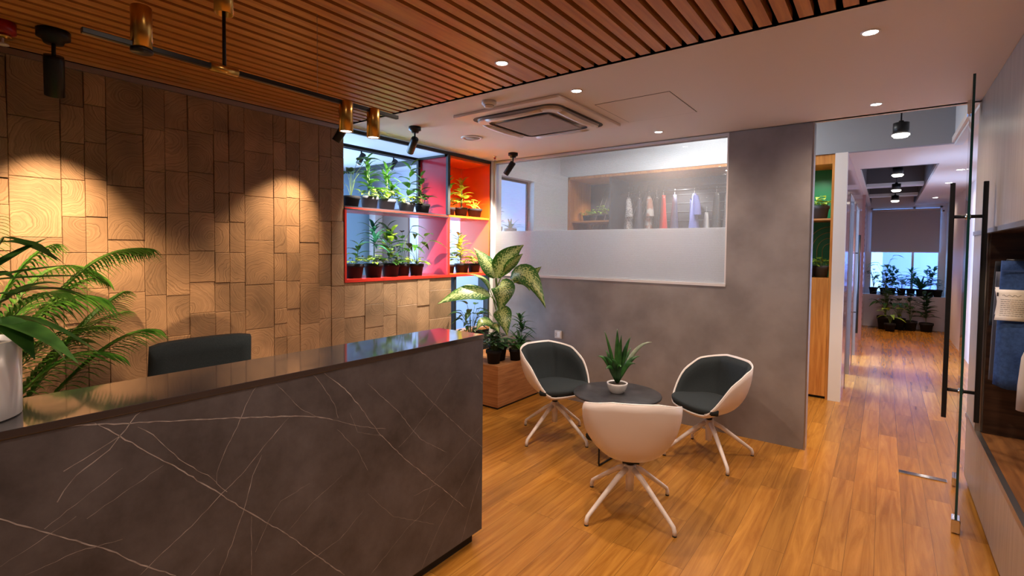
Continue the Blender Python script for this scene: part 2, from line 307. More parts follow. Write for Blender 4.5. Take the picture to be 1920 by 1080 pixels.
# ------------------------------------------------------------------ mesh builder
class MB:
    def __init__(s): s.v = []; s.f = []; s.m = []; s.uv = []; s.sm = []; s.mi = 0; s.smooth = False
    def vert(s, p): s.v.append(tuple(p)); return len(s.v) - 1
    def face(s, idx, uv=None): s.f.append(tuple(idx)); s.m.append(s.mi); s.uv.append(uv); s.sm.append(s.smooth)
    def box(s, x0, x1, y0, y1, z0, z1):
        i = len(s.v)
        for p in ((x0, y0, z0), (x1, y0, z0), (x1, y1, z0), (x0, y1, z0), (x0, y0, z1), (x1, y0, z1), (x1, y1, z1), (x0, y1, z1)): s.v.append(p)
        for q in ((0, 3, 2, 1), (4, 5, 6, 7), (0, 1, 5, 4), (1, 2, 6, 5), (2, 3, 7, 6), (3, 0, 4, 7)): s.face([i + k for k in q])
        return s
    def tube(s, pts, r, n=10, cap=True):
        pts = [Vector(p) for p in pts]; rs = r if isinstance(r, (list, tuple)) else [r] * len(pts)
        rings = []; prev = None
        for k, p in enumerate(pts):
            t = (pts[min(k + 1, len(pts) - 1)] - pts[max(k - 1, 0)]).normalized()
            a = prev if prev is not None else (Vector((0, 0, 1)) if abs(t.z) < .9 else Vector((1, 0, 0)))
            x = (a - t * a.dot(t)).normalized(); prev = x; y = t.cross(x)
            rings.append([s.vert(p + (x * math.cos(2 * PI * j / n) + y * math.sin(2 * PI * j / n)) * rs[k]) for j in range(n)])
        sm = s.smooth; s.smooth = True
        for a, b in zip(rings, rings[1:]):
            for j in range(n): s.face((a[j], a[(j + 1) % n], b[(j + 1) % n], b[j]))
        s.smooth = sm
        if cap: s.face(rings[0][::-1]); s.face(rings[-1])
        return s
    def lathe(s, prof, n=28, c=(0, 0, 0), smooth=True, axis=None):
        """prof: list of (r,z); axis optional Matrix"""
        rings = []
        M = axis or Matrix.Identity(3)
        for r, z in prof:
            if r < 1e-6: rings.append([s.vert(Vector(c) + M @ Vector((0, 0, z)))])
            else: rings.append([s.vert(Vector(c) + M @ Vector((r * math.cos(2 * PI * j / n), r * math.sin(2 * PI * j / n), z))) for j in range(n)])
        sm = s.smooth; s.smooth = smooth
        for a, b in zip(rings, rings[1:]):
            for j in range(n):
                k = (j + 1) % n
                if len(a) == 1 and len(b) == 1: continue
                if len(a) == 1: s.face((a[0], b[k], b[j]))
                elif len(b) == 1: s.face((a[j], a[k], b[0]))
                else: s.face((a[j], a[k], b[k], b[j]))
        s.smooth = sm
        return s
    def grid(s, rows, closed=False, smooth=True, uvs=None):
        idx = [[s.vert(p) for p in row] for row in rows]
        sm = s.smooth; s.smooth = smooth
        n = len(idx[0])
        for i in range(len(idx) - 1):
            for j in range(n if closed else n - 1):
                k = (j + 1) % n
                uv = None
                if uvs: uv = (uvs[i][j], uvs[i][k], uvs[i + 1][k], uvs[i + 1][j])
                s.face((idx[i][j], idx[i][k], idx[i + 1][k], idx[i + 1][j]), uv)
        s.smooth = sm
        return idx
    def build(s, name, mats, parent=None, loc=None, rotz=0, bevel=0, solid=0, sub=0, fix=False, sharp=True):
        me = bpy.data.meshes.new(name); me.from_pydata(s.v, [], s.f)
        if not isinstance(mats, (list, tuple)): mats = [mats]
        for m in mats: me.materials.append(m)
        me.polygons.foreach_set('material_index', s.m); me.polygons.foreach_set('use_smooth', s.sm)
        if any(u is not None for u in s.uv):
            l = me.uv_layers.new(name='UVMap'); k = 0
            for f, u in zip(s.f, s.uv):
                for q in range(len(f)):
                    l.data[k].uv = u[q] if u else (0, 0); k += 1
        if fix:
            bm = bmesh.new(); bm.from_mesh(me); bmesh.ops.recalc_face_normals(bm, faces=bm.faces); bm.to_mesh(me); bm.free()
        me.update()
        o = bpy.data.objects.new(name, me); COL.objects.link(o)
        if parent: o.parent = parent
        if loc is not None: o.location = loc
        o.rotation_euler = (0, 0, rotz)
        if bevel:
            b = o.modifiers.new('bevel', 'BEVEL'); b.width = bevel; b.segments = 2; b.limit_method = 'ANGLE'
        if solid:
            b = o.modifiers.new('solid', 'SOLIDIFY'); b.thickness = solid; b.offset = 0
        if sub:
            b = o.modifiers.new('sub', 'SUBSURF'); b.levels = sub; b.render_levels = sub
        return o
def box(*a): return MB().box(*a)

def thing(name, label, cat, loc=(0, 0, 0), rotz=0, group=None):
    o = bpy.data.objects.new(name, None); COL.objects.link(o); o.location = loc; o.rotation_euler = (0, 0, rotz); o.empty_display_size = .1
    o['label'] = label; o['category'] = cat
    if group: o['group'] = group
    return o
def tag(o, label, cat, group=None):
    o['label'] = label; o['category'] = cat
    if group: o['group'] = group
    return o
def struct(name, mb, m, parent=None, **k):
    o = mb.build(name, m, parent, **k)
    if parent is None: o['kind'] = 'structure'
    return o
def dup(root, loc, rotz, label=None, group=None):
    r = root.copy(); COL.objects.link(r); r.location = loc; r.rotation_euler = (0, 0, rotz)
    if label: r['label'] = label
    if group: r['group'] = group
    for ch in list(root.children):
        c = ch.copy(); COL.objects.link(c); c.parent = r
        for g in list(ch.children):
            d = g.copy(); COL.objects.link(d); d.parent = c
    return r
BLOCK_COLUMNS = [(0.393,0.544,[1.953,1.812,1.568,1.317]),(0.544,0.757,[2.292,1.969,1.642,1.31,0.98]),(0.757,0.862,[2.396,2.186,1.976,1.762,1.557,1.351,1.147]),(0.862,0.964,[2.42,2.204,1.988,1.768,1.557,1.345,1.136]),(0.964,1.15,[2.291,1.963,1.636,1.311,0.981]),(1.15,1.267,[2.34,2.074,1.809,1.545,1.284,1.023]),(1.267,1.401,[2.365,2.09,1.817,1.545,1.276,1.006]),(1.401,1.56,[2.372,2.102,1.834,1.57,1.357,1.145,0.932]),(1.56,1.659,[2.404,2.193,1.977,1.771,1.558,1.347,1.14,0.932]),(1.659,1.766,[2.424,2.208,1.987,1.777,1.558,1.342,1.13,0.917]),(1.766,1.981,[2.301,1.974,1.649,1.321,0.989]),(1.981,2.082,[2.404,2.193,1.979,1.764,1.554,1.34,1.125,1.009,0.901]),(2.082,2.193,[2.423,2.207,1.988,1.768,1.554,1.335,1.115,0.899]),(2.193,2.362,[2.302,1.974,1.641,1.307,0.981]),(2.362,2.476,[2.354,2.09,1.82,1.547,1.282,1.009]),(2.476,2.6,[2.372,2.102,1.826,1.547,1.276,0.997]),(2.598,2.815,[0.991]),(2.815,3.024,[1.09,0.878]),(3.024,3.183,[0.968]),(3.183,3.443,[1.047]),(3.443,3.611,[1.024]),(3.611,3.935,[0.871])]
VEINS = [(3,[(0.312,1.129),(0.472,1.092),(0.573,1.071),(0.724,1.039),(0.958,0.985),(1.081,0.951),(1.153,0.919)]),(1.3,[(1.153,0.919),(1.28,0.857),(1.413,0.809)]),(2.6,[(0.395,1.127),(0.425,1.096),(0.465,1.058),(0.52,1.001),(0.612,0.911),(0.729,0.789),(0.802,0.707),(0.946,0.56),(1.057,0.431),(1.204,0.263)]),(2.8,[(0.17,0.97),(0.221,0.923),(0.309,0.847),(0.365,0.801),(0.437,0.738),(0.509,0.66),(0.6,0.579)]),(2,[(0.52,1.126),(0.49,1.089),(0.465,1.058),(0.441,1.026),(0.368,0.979),(0.342,0.947),(0.328,0.921)]),(1.8,[(0.465,1.058),(0.407,1.029),(0.363,1.009),(0.342,0.999)]),(1.6,[(0.853,1.123),(0.814,1.057),(0.788,0.994),(0.746,0.92),(0.722,0.86),(0.72,0.826),(0.753,0.784)]),(1.7,[(0.968,0.976),(0.874,0.897),(0.812,0.836),(0.737,0.786),(0.645,0.715),(0.567,0.67),(0.508,0.63)]),(1.7,[(0.869,0.871),(0.837,0.809),(0.81,0.712),(0.772,0.614),(0.726,0.515)]),(2.2,[(1.115,1.113),(1.206,1.033),(1.28,0.941),(1.372,0.807),(1.515,0.647),(1.728,0.443),(1.945,0.234)]),(1.3,[(1.066,1.122),(1.114,1.053),(1.159,0.981),(1.176,0.92)]),(1.4,[(1.318,1.03),(1.399,0.951),(1.485,0.867),(1.561,0.77),(1.625,0.697),(1.798,0.58)]),(1.2,[(1.514,1.035),(1.691,0.864),(1.951,0.625),(2.078,0.517)]),(1.6,[(2.079,0.403),(1.996,0.252),(1.897,0.047)]),(1.1,[(2.078,0.532),(1.894,0.36),(1.747,0.223),(1.628,0.071)]),(1.6,[(0.508,1.072),(0.546,1.038),(0.575,0.995),(0.612,0.943),(0.706,0.848),(0.722,0.826)]),(1,[(1.728,0.443),(1.578,0.445)]),(1,[(0.47,0.964),(0.394,0.919),(0.302,0.861)]),(1,[(0.571,0.937),(0.469,0.89),(0.388,0.851)]),(1,[(0.832,0.668),(0.83,0.46)]),(1.1,[(0.712,0.612),(0.643,0.559)]),(1,[(1.746,0.366),(1.547,0.312),(1.331,0.196)]),(1,[(1.299,0.495),(1.181,0.423),(0.974,0.384)]),(0.8,[(1.053,0.702),(0.937,0.679),(0.89,0.624),(0.844,0.535)]),(1,[(1.841,0.972),(1.708,0.848),(1.545,0.733),(1.485,0.704)]),(1,[(2.009,0.94),(2.069,0.872)]),(1,[(0.921,1.113),(1.018,0.996),(1.081,0.951)]),(1,[(1.17,0.876),(1.267,0.762),(1.318,0.658)]),(0.9,[(2.076,0.645),(1.854,0.535),(1.71,0.469),(1.61,0.333)]),(0.8,[(0.965,0.557),(1.069,0.626),(1.193,0.681)]),(0.8,[(1.318,0.558),(1.456,0.399),(1.711,0.252)]),(0.9,[(0.219,0.802),(0.304,0.84),(0.366,0.867)]),(1,[(0.264,0.758),(0.365,0.769),(0.467,0.757)]),(0.8,[(1.23,0.927),(1.267,0.837),(1.399,0.782)])]

# ================================================================== THE SETTING
H = 2.637; H2 = 2.665
XW = -3.745; YG = 4.635; XR = 0.49; YB = 6.38
struct('floor', box(-8.2, 1.15, -3.1, 14.0, -0.06, 0.0), FLOOR)

# wood block wall
random.seed(4)
def block_columns():
    cols = [(a, b, sorted(z)) for a, b, z in BLOCK_COLUMNS]
    res = []
    for a, b, z in cols:
        low = a >= 2.59
        top = 1.30 if low else H
        zs = list(z); step = (zs[-1] - zs[0]) / max(1, len(zs) - 1) if len(zs) > 1 else .3
        step = min(max(step, .2), .34)
        while zs[0] - step > .05: zs.insert(0, zs[0] - step)
        while zs[-1] + step < top - .04: zs.append(zs[-1] + step)
        res.append((a, b, [0.0] + zs + [top]))
    y = cols[0][0]
    while y > -3.0:
        wd = random.choice((.11, .11, .16, .21, .21)); step = .21 if wd < .12 else .32 if wd > .2 else .26
        zs = [0.0]; z = random.uniform(.08, .2)
        while z < H - .05: zs.append(z); z += step
        res.append((y - wd, y, zs + [H])); y -= wd
    return res
mb = MB(); uvs = []; cols_attr = []
for a, b, zs in block_columns():
    for z0, z1 in zip(zs, zs[1:]):
        g = 0.0011
        d = random.uniform(-.003, .0055)
        y0, y1, q0, q1 = a + g, b - g, z0 + g, z1 - g
        x1 = XW + d
        big = (y1 - y0) > .14 or (q1 - q0) > .3
        cy_ = random.uniform(-.1, 1.1) if big else random.choice((random.uniform(-.6, .1), random.uniform(.9, 1.6)))
        cz_ = random.uniform(.0, 1.0)
        oy, oz = y0 + (y1 - y0) * cy_, q0 + (q1 - q0) * cz_
        col = (random.random(), random.random(), 0, 1)
        i = len(mb.v); e = .0022
        P = [(x1 - .03, y0, q0), (x1 - .03, y1, q0), (x1 - .03, y1, q1), (x1 - .03, y0, q1),
             (x1 - e, y0, q0), (x1 - e, y1, q0), (x1 - e, y1, q1), (x1 - e, y0, q1),
             (x1, y0 + e, q0 + e), (x1, y1 - e, q0 + e), (x1, y1 - e, q1 - e), (x1, y0 + e, q1 - e)]
        mb.v += P
        F = [(8, 9, 10, 11), (4, 5, 9, 8), (5, 6, 10, 9), (6, 7, 11, 10), (7, 4, 8, 11), (0, 1, 5, 4), (1, 2, 6, 5), (2, 3, 7, 6), (3, 0, 4, 7)]
        for q in F:
            mb.face([i + k for k in q], [(P[k][1] - oy, P[k][2] - oz) for k in q])
            cols_attr.append(col)
wood_wall = mb.build('wall_left', BLOCK); wood_wall['kind'] = 'structure'
ca = wood_wall.data.color_attributes.new('block', 'FLOAT_COLOR', 'CORNER')
k = 0
for p, c in zip(wood_wall.data.polygons, cols_attr):
    for _ in p.loop_indices: ca.data[k].color = c; k += 1
mb = MB(); mb.box(-3.86, XW - .022, -3.1, 2.60, 0, 2.9).box(-3.86, XW - .022, 2.60, 3.935, 0, 1.30).box(-3.86, XW - .005, 3.935, 4.60, 0, .69)
struct('wall_left_backing', mb, BLACKVOID)
struct('trim_1', box(XW, XW + .018, -3.0, 2.565, H - .035, H - .002), STEEL)          # metal edge where the slats meet the block wall
struct('trim_2', box(-3.80, XW + .012, 4.585, 4.645, 0, H), OFFWHITE)                   # pale post between shelf and glass
struct('trim_3', box(-3.86, XW + .004, 3.93, 4.59, .665, .695), W_TRIM)                 # sill of the low opening
mb = MB(); mb.box(-3.80, XW, 3.985, 4.015, .69, 1.30).box(-3.80, XW, 4.555, 4.585, .69, 1.30)
struct('window_2', mb, FRAMEBLACK)
MB().box(-3.775, -3.77, 4.015, 4.555, .69, 1.30).build('window_pane', GLASS, bpy.data.objects['window_2'])

# grey plaster wall with the long window
mb = MB(); mb.box(-3.80, -1.116, YG, YG + .11, 0, 1.295).box(-1.116, -.482, YG, YG + .11, 0, H + .3).box(-3.80, -1.116, YG, YG + .11, 2.615, H + .3)
struct('wall_back', mb, CONCRETE)
struct('trim_4', box(-.486, -.476, YG - .004, YG + .114, 0, H), STEEL)
mb = MB()
mb.box(-3.735, -1.116, YG - .006, YG + .035, 1.295, 1.318).box(-3.735, -1.116, YG - .002, YG + .03, 2.612, 2.634).box(-3.735, -3.715, YG, YG + .03, 1.318, 2.612).box(-1.128, -1.116, YG, YG + .03, 1.318, 2.612)
win = struct('window_1', mb, OFFWHITE)
MB().box(-3.715, -2.4205, YG + .008, YG + .018, 1.318, 2.612).build('window_pane', GLASS_LINE, win)
MB().box(-2.4155, -1.128, YG + .008, YG + .018, 1.318, 2.612).build('window_pane', GLASS_LINE, win)
MB().box(-3.713, -1.13, YG + .019, YG + .021, 1.320, 1.815).build('frosted_film', FROST, win)

# ceilings
mb = MB(); mb.box(-3.80, XR + .6, 2.565, 4.66, H, H + .10).box(-3.80, XR + .6, 4.62, 4.70, H, 3.40).box(-3.80, XR + .6, 2.565, 2.59, H, 2.95)
struct('ceiling', mb, WHITEPAINT)
mb = MB(); x = -1.004 + .082 * 18; k = -18
pitch_, gap_ = .0819, .027
xs = []
g = XR - .02
gx = [-1.004 - pitch_ * i for i in range(-17, 34) if i != 9]
edges = [XR + .0] + [v for v in gx if v < XR - .03] + [XW]
prev = XR
for v in sorted([q for q in gx if XW + .05 < q < XR - .02], reverse=True):
    mb.box(v + gap_ / 2, prev, -3.0, 2.562, H, H + .045); prev = v - gap_ / 2
mb.box(XW + .03, prev, -3.0, 2.562, H, H + .045)
struct('ceiling_slats', mb, W_SLAT)
struct('ceiling_void', box(-3.86, 1.15, -3.1, 2.6, 2.90, 2.95), BLACKVOID)
mb = MB(); mb.box(-3.95, 1.15, 4.66, 6.45, 3.36, 3.42)
struct('ceiling_raised', mb, COOLPAINT)
struct('wall_bulkhead_corridor', box(-1.10, .50, YB, YB + .07, H2 - .002, 3.36), pbr('shaded_bulkhead_paint', (0.28, 0.30, 0.33), 0.5))  # same bulkhead paint, darkened to put the light's falloff into the colour
mb = MB(); mb.box(-3.95, -1.10, YB, YB + .07, H2 - .002, 3.36).box(-3.95, -3.88, 4.745, YB, H2, 3.36).box(.50, .56, 4.70, YB, H, 3.36)
struct('wall_bulkhead', mb, COOLPAINT)
mb = MB(); mb.box(-3.95, .48, YB + .07, 7.75, H2, H2 + .05).box(-.40, -.285, 7.75, 13.9, H2, H2 + .05).box(.48, 1.15, 4.70, 13.9, H2, H2 + .05)
struct('ceiling_corridor', mb, WHITEPAINT)
mb = MB(); mb.box(-.40, 1.15, 7.70, 13.95, 3.22, 3.28).box(-.285, .48, 7.75, 7.80, H2, 3.22).box(.46, .48, 7.80, 13.9, H2 + .05, 3.22).box(-.30, -.285, 7.80, 13.9, H2 + .05, 3.22)
struct('ceiling_services', mb, DARKPAINT)
for yb in (10.3, 12.1):
    MBb = MB().box(-.285, .46, yb, yb + .25, H2 + .09, 3.22); struct('trim_5', MBb, DARKPAINT)
    struct('trim_6', box(-.285, .46, yb - .01, yb + .26, H2 + .04, H2 + .09), COOLPAINT)

# corridor shell
mb = MB(); mb.box(-.40, -.345, 6.47, 7.05, 0, H2).box(-.40, -.345, 7.95, 8.55, 0, H2).box(-.40, -.345, 9.5, 13.95, 0, H2).box(-.40, -.345, 7.05, 7.95, 2.3, H2).box(-.40, -.345, 8.55, 9.5, 2.3, H2)
struct('wall_corridor', mb, PINKPANEL)
struct('trim_7', box(-.458, -.345, 6.376, 6.47, 0, H2), OFFWHITE)
mb = MB(); mb.box(-.40, -.34, 7.05, 7.08, 0, 2.3).box(-.40, -.34, 7.92, 7.95, 0, 2.3).box(-.40, -.34, 7.05, 7.95, 2.27, 2.3)
w6 = struct('window_6_added', mb, STEEL)  # added glazed opening so blue light spills into the corridor
MB().box(-.376, -.366, 7.08, 7.92, .01, 2.27).build('window_pane', GLASS, w6)
mb = MB(); mb.box(-3.1, -3.0, 7.2, 10.6, 0, H2).box(-3.0, -.40, 10.5, 10.6, 0, H2)
struct('wall_side_room', mb, COOLPAINT)
struct('ceiling_side_room', box(-3.1, -.345, 7.2, 10.6, H2 + .06, H2 + .1), COOLPAINT)
mb = MB(); mb.box(-.40, -.34, 8.55, 8.58, 0, 2.3).box(-.40, -.34, 9.47, 9.5, 0, 2.3).box(-.40, -.34, 8.55, 9.5, 2.27, 2.3)
d1 = struct('door_1', mb, STEEL)
MB().box(-.376, -.366, 8.58, 9.47, .02, 2.27).build('door_leaf', GLASS, d1)
MB().tube([(-.30, 8.72, .45), (-.30, 8.72, 1.86)], .016).tube([(-.37, 8.72, .75), (-.30, 8.72, .75)], .008).tube([(-.37, 8.72, 1.6), (-.30, 8.72, 1.6)], .008).build('door_handle', BLACKMETAL, d1)
mb = MB(); mb.box(-.345, -.315, 11.2, 11.42, 0, H2)
pl = struct('trim_8', mb, PINKPANEL)
mb = MB()
for k in range(22): mb.box(-.3155, -.313, 11.28, 11.34, .25 + k * .105, .29 + k * .105)
mb.build('perforations', DARKSLOT, pl)
struct('wall_right', box(1.02, 1.15, -3.1, 13.95, 0, 3.3), WHITEPAINT)
mb = MB(); mb.box(-.40, -.29, 13.9, 14.0, 0, 3.3).box(.94, 1.15, 13.9, 14.0, 0, 3.3).box(-.29, .94, 13.9, 14.0, 0, .70).box(-.29, .94, 13.9, 14.0, 2.62, 3.3)
struct('wall_far', mb, WHITEPAINT)
mb = MB(); mb.box(-.29, .94, 13.9, 13.96, .70, .73).box(-.29, -.25, 13.9, 13.96, .73, 2.62).box(.90, .94, 13.9, 13.96, .73, 2.62).box(.46, .50, 13.9, 13.96, .73, 2.62).box(-.29, .94, 13.9, 13.96, 2.58, 2.62)
w3 = struct('window_3', mb, OFFWHITE)
MB().box(-.25, .46, 13.925, 13.931, .73, 2.58).build('window_pane', GLASS, w3)
MB().box(.50, .90, 13.925, 13.931, .73, 2.58).build('window_pane', GLASS, w3)
struct('trim_9', box(-.345, 1.02, 13.55, 13.9, 0, .70), OFFWHITE)                        # boxed ledge under the far window
mb = MB(); mb.box(.55, 1.15, 4.62, 4.70, H, 3.42)
struct('wall_upper', mb, WHITEPAINT)
# walls around the glass room / recess behind it
mb = MB()
mb.box(-3.86, XW, 4.745, 4.80, 0, H2).box(-3.86, XW, 5.50, 6.38, 0, H2).box(-3.86, XW, 4.80, 5.50, 0, 1.0).box(-3.86, XW, 4.80, 5.50, 2.50, H2)
struct('wall_left_inner', mb, COOLPAINT)
struct('wall_recess', box(-3.95, -.40, 7.10, 7.20, 0, H2), GREYPAINT)
mb = MB(); mb.box(-3.86, -3.84, 4.80, 4.83, 1.0, 2.5).box(-3.86, -3.84, 5.47, 5.50, 1.0, 2.5).box(-3.86, -3.84, 4.80, 5.5, 2.47, 2.5).box(-3.86, -3.84, 4.8, 5.5, 1.0, 1.03)
struct('window_4', mb, FRAMEBLACK)
# closing walls out of view
struct('wall_front', box(-3.9, 1.15, -3.2, -3.1, 0, 3.0), GREYPAINT)
mb = MB(); mb.box(-8.3, -8.2, -1.0, 0.0, 0, 3.1).box(-8.3, -8.2, 5.0, 6.5, 0, 3.1).box(-8.3, -8.2, 0, 5.0, 0, .9).box(-8.3, -8.2, 0, 5.0, 2.6, 3.1)
struct('wall_plant_room', mb, BLUEGLASS)
mb = MB(); mb.box(-8.3, -3.86, -1.1, -1.0, 0, 3.1)
struct('wall_plant_room_side', mb, GREYPAINT)
LAVW = pbr('lavender_wall', (0.48, 0.52, 0.68), 0.5)
struct('wall_plant_room_end', box(-8.3, -3.88, 6.38, 6.5, 0, 3.1), LAVW)
struct('ceiling_plant_room', box(-8.3, -3.80, -1.1, 6.5, 3.05, 3.1), COOLPAINT)
struct('wall_over_shelf', box(-3.86, -3.78, -3.1, 4.7, H + .0, 3.1), BLACKVOID)
mb = MB(); mb.box(-8.26, -8.22, 0, 5, .9, .95).box(-8.26, -8.22, 0, 5, 2.55, 2.6)
for yy in (0, 1.23, 2.46, 3.7, 4.95): mb.box(-8.26, -8.22, yy, yy + .05, .95, 2.55)
struct('window_5_assumed', mb, OFFWHITE)  # assumed window, out of sight, where the blue daylight comes in
# outside the far window
struct('wall_outside', box(-3.0, 6.0, 17.5, 17.7, -1, 4.6), EXTLAV)
struct('wall_outside_white', box(-3.0, -.05, 16.4, 16.6, -1, 4.2), EXTWHITE)
struct('floor_outside', box(-4, 6, 14.0, 17.5, -.1, -.05), EXTWHITE)

# ================================================================== LAMPS
def downlight(x, y, z, power, label, size=155, r=.030, color=SOFT, cat='ceiling light'):
    t = thing('downlight', label, cat, (x, y, z))
    MB().lathe([(r + .010, 0), (r + .010, -.003), (r + .003, -.005), (r, -.002), (r, 0)], 24).build('trim_ring', OFFWHITE, t)
    MB().lathe([(0, -.0025), (r, -.0025), (r, 0)], 24).build('diffuser', LAMPGLOW, t)
    spot('downlight_beam', (x, y, z - .012), (x, y, 0), power, size, 1.0, color, .04)
    return t
downlight(-1.640, 2.885, H, 50, 'round recessed downlight just beyond the near edge of the air conditioner')
downlight(-1.610, 4.276, H, 50, 'round recessed downlight near the top of the long glass window')
downlight(-0.086, 2.912, H, 50, 'largest round recessed downlight, nearest the glass door side of the ceiling')
downlight(-0.081, 4.328, H, 50, 'round recessed downlight at the corridor edge of the plaster ceiling')
downlight(-1.740, 2.223, H, 50, 'round downlight set in the wooden slatted ceiling')
for x, y, lab in ((-1.15, .75, 'added fill downlight in the slatted ceiling above the customer side of the counter'), (-.2, 1.45, 'added fill downlight in the slatted ceiling right above the camera side aisle'),
                  (-.2, -.6, 'added fill downlight in the slatted ceiling behind the camera, cabinet side'), (-1.74, -1.0, 'added fill downlight in the slatted ceiling behind the camera, counter side'), (-2.75, -.6, 'added fill downlight in the slatted ceiling over the staff side of the counter')):
    downlight(x, y, H, 60 if x < -2.5 else 50, lab)  # unseen fill downlights, added to lift the ambient light of the room

def track_spot(x, y, target, label, power, size=38, color=WARM, z=H, s=1.0, wall=False):
    """ceiling canopy, yoke and a tilted cylindrical head with the lamp inside its mouth"""
    t = thing('spotlight', label, 'spotlight', (x, y, z))
    MB().lathe([(0, 0), (.052 * s, 0), (.052 * s, -.028 * s), (.036 * s, -.034 * s), (.030 * s, -.05 * s), (0, -.05 * s)], 20).build('canopy', BLACKMETAL, t)
    d = (Vector(target) - Vector((x, y, z - .15 * s))).normalized()
    MB().tube([(0, 0, -.05 * s), (0, 0, -.105 * s)], .007 * s, 8).build('yoke', BLACKMETAL, t)
    q = d.to_track_quat('-Z', 'Y').to_matrix()
    c = Vector((0, 0, -.105 * s))
    prof = [(0, .01 * s), (.030 * s, .01 * s), (.032 * s, 0), (.032 * s, -.145 * s), (.028 * s, -.147 * s), (.026 * s, -.12 * s), (0, -.118 * s)]
    MB().lathe(prof, 20, c=c, axis=q).build('lamp_head', BLACKMETAL, t)
    p = Vector((x, y, z)) + c + d * .15 * s
    spot('spotlight_beam', p, target, power, size, 1.0, color, .018)
    return t
track_spot(-3.263, .642, (-3.745, .74, 1.50), 'black ceiling spotlight aimed down at the block wall above the palm', 80, 68, z=H, s=1.25)
track_spot(-3.30, 2.31, (-3.745, 2.00, 1.62), 'black spotlight half hidden behind the brass pendants, lighting the block wall', 68, 60)
track_spot(-3.245, 2.952, (-3.95, 3.22, 1.88), 'black ceiling spotlight aimed at the plants in the red shelf cells', 160, 105, color=(1, .90, .78))
track_spot(-3.236, 4.344, (-3.80, 4.18, 1.66), 'black ceiling spotlight aimed at the orange shelf and the variegated plant', 190, 100, color=(1, .86, .70))

track_spot(-2.30, -.02, (-3.745, .92, 1.02), 'assumed black ceiling spotlight left of frame, added to throw palm shadow on the block wall', 150, 46)  # unseen assumed fixture, added to cast the palm's shadow

# linear brass pendant over the counter
t = thing('linear_pendant_light', 'black bar pendant light with brass cylinders hanging over the reception counter', 'pendant light', (-2.05, 1.11, H))
zb = 2.278 - H; y0 = 1.11
MB().box(-.010, .010, .47 - y0, 1.745 - y0, zb - .009, zb + .009).build('bar', BLACKMETAL, t, bevel=.002)
def cyl(name, y, z0, z1, r=.031, glow=None, **k):
    o = MB().lathe([(0, z1), (r - .003, z1), (r, z1 - .003), (r, z0), (r - .004, z0), (r - .004, z0 + .012), (0, z0 + .012)], 32, c=(0, y - y0, 0)).build(name, BRASS, t)
    return o
for y in (1.436, 1.592):
    o = cyl('lamp_cylinder', y, 2.147 - H, 2.287 - H)
    MB().lathe([(0, 2.150 - H), (.0265, 2.150 - H), (.0265, 2.154 - H)], 24, c=(0, y - y0, 0)).build('diffuser', LAMPGLOWC, o)
    spot('pendant_beam', (-2.05, y, 2.143), (-2.05, y, 0), 16, 80, .6, (1, .85, .68), .02)
o = cyl('lamp_cylinder', .630, 2.268 - H, 2.412 - H)
MB().lathe([(0, 0), (.0325, 0), (.0325, -.012), (0, -.012)], 24, c=(0, .63 - y0, 2.270 - H)).build('base_cap', BLACKMETAL, o)
MB().lathe([(0, 0), (.033, 0), (.033, -.150), (.029, -.150), (.029, -.13), (0, -.13)], 32, c=(0, .896 - y0, 0)).build('canopy', BRASS, t)
MB().tube([(0, .896 - y0, -.13), (0, .896 - y0, zb)], .0065, 12).build('rod', BLACKMETAL, t)
MB().tube([(0, .845 - y0, zb), (0, .945 - y0, zb)], .015, 20).build('coupling', BRASS, t)
MB().tube([(0, 1.288 - y0, zb), (0, 1.288 - y0, 0)], .0010, 6).build('suspension_wire', STEEL, t)

# ceiling equipment
t = thing('smoke_detector', 'small round white smoke detector on the plaster ceiling', 'smoke detector', (-2.257, 2.742, H))
MB().lathe([(0, 0), (.052, 0), (.052, -.018), (.048, -.024), (.036, -.026), (.034, -.040), (.024, -.046), (0, -.047)], 28).build('housing', OFFWHITE, t)
MB().lathe([(.0345, -.028), (.0355, -.030), (.0345, -.036)], 28).build('vent_ring', DARKSLOT, t)
t = thing('ceiling_speaker', 'flat round ceiling speaker behind the air conditioner', 'speaker', (-3.11, 3.534, H))
MB().lathe([(0, -.004), (.075, -.004), (.078, -.010), (.098, -.008), (.102, 0), (0, 0)], 36).build('rim', WHITEPAINT, t)
MB().lathe([(0, -.0065), (.074, -.0065), (.074, -.003)], 36).build('grille', GRILLE, t)
t = thing('sprinkler_head', 'tiny red bulb sprinkler head near the orange shelf corner', 'sprinkler', (-3.514, 4.38, H))
MB().lathe([(0, 0), (.022, 0), (.02, -.008), (.008, -.010), (.006, -.045), (.016, -.048), (0, -.05)], 16).build('body', CHROME, t)
MB().lathe([(0, -.012), (.012, -.014), (.012, -.030), (0, -.034)], 12).build('bulb', REDBULB, t)
t = thing('ceiling_fixture', 'dark red ceiling fixture with pale lower discs at the upper left frame edge', 'ceiling fixture', (-3.33, .475, H))
MB().lathe([(0, 0), (.05, 0), (.05, -.05), (.03, -.06), (0, -.06)], 20).build('body', REDBULB, t)
MB().lathe([(0, -.062), (.034, -.062), (.036, -.072), (0, -.074)], 20).build('disc', BRASS, t)
MB().lathe([(0, -.10), (.022, -.10), (.024, -.106), (0, -.108)], 20).tube([(0, 0, -.07), (0, 0, -.10)], .006).build('disc', OFFWHITE, t)

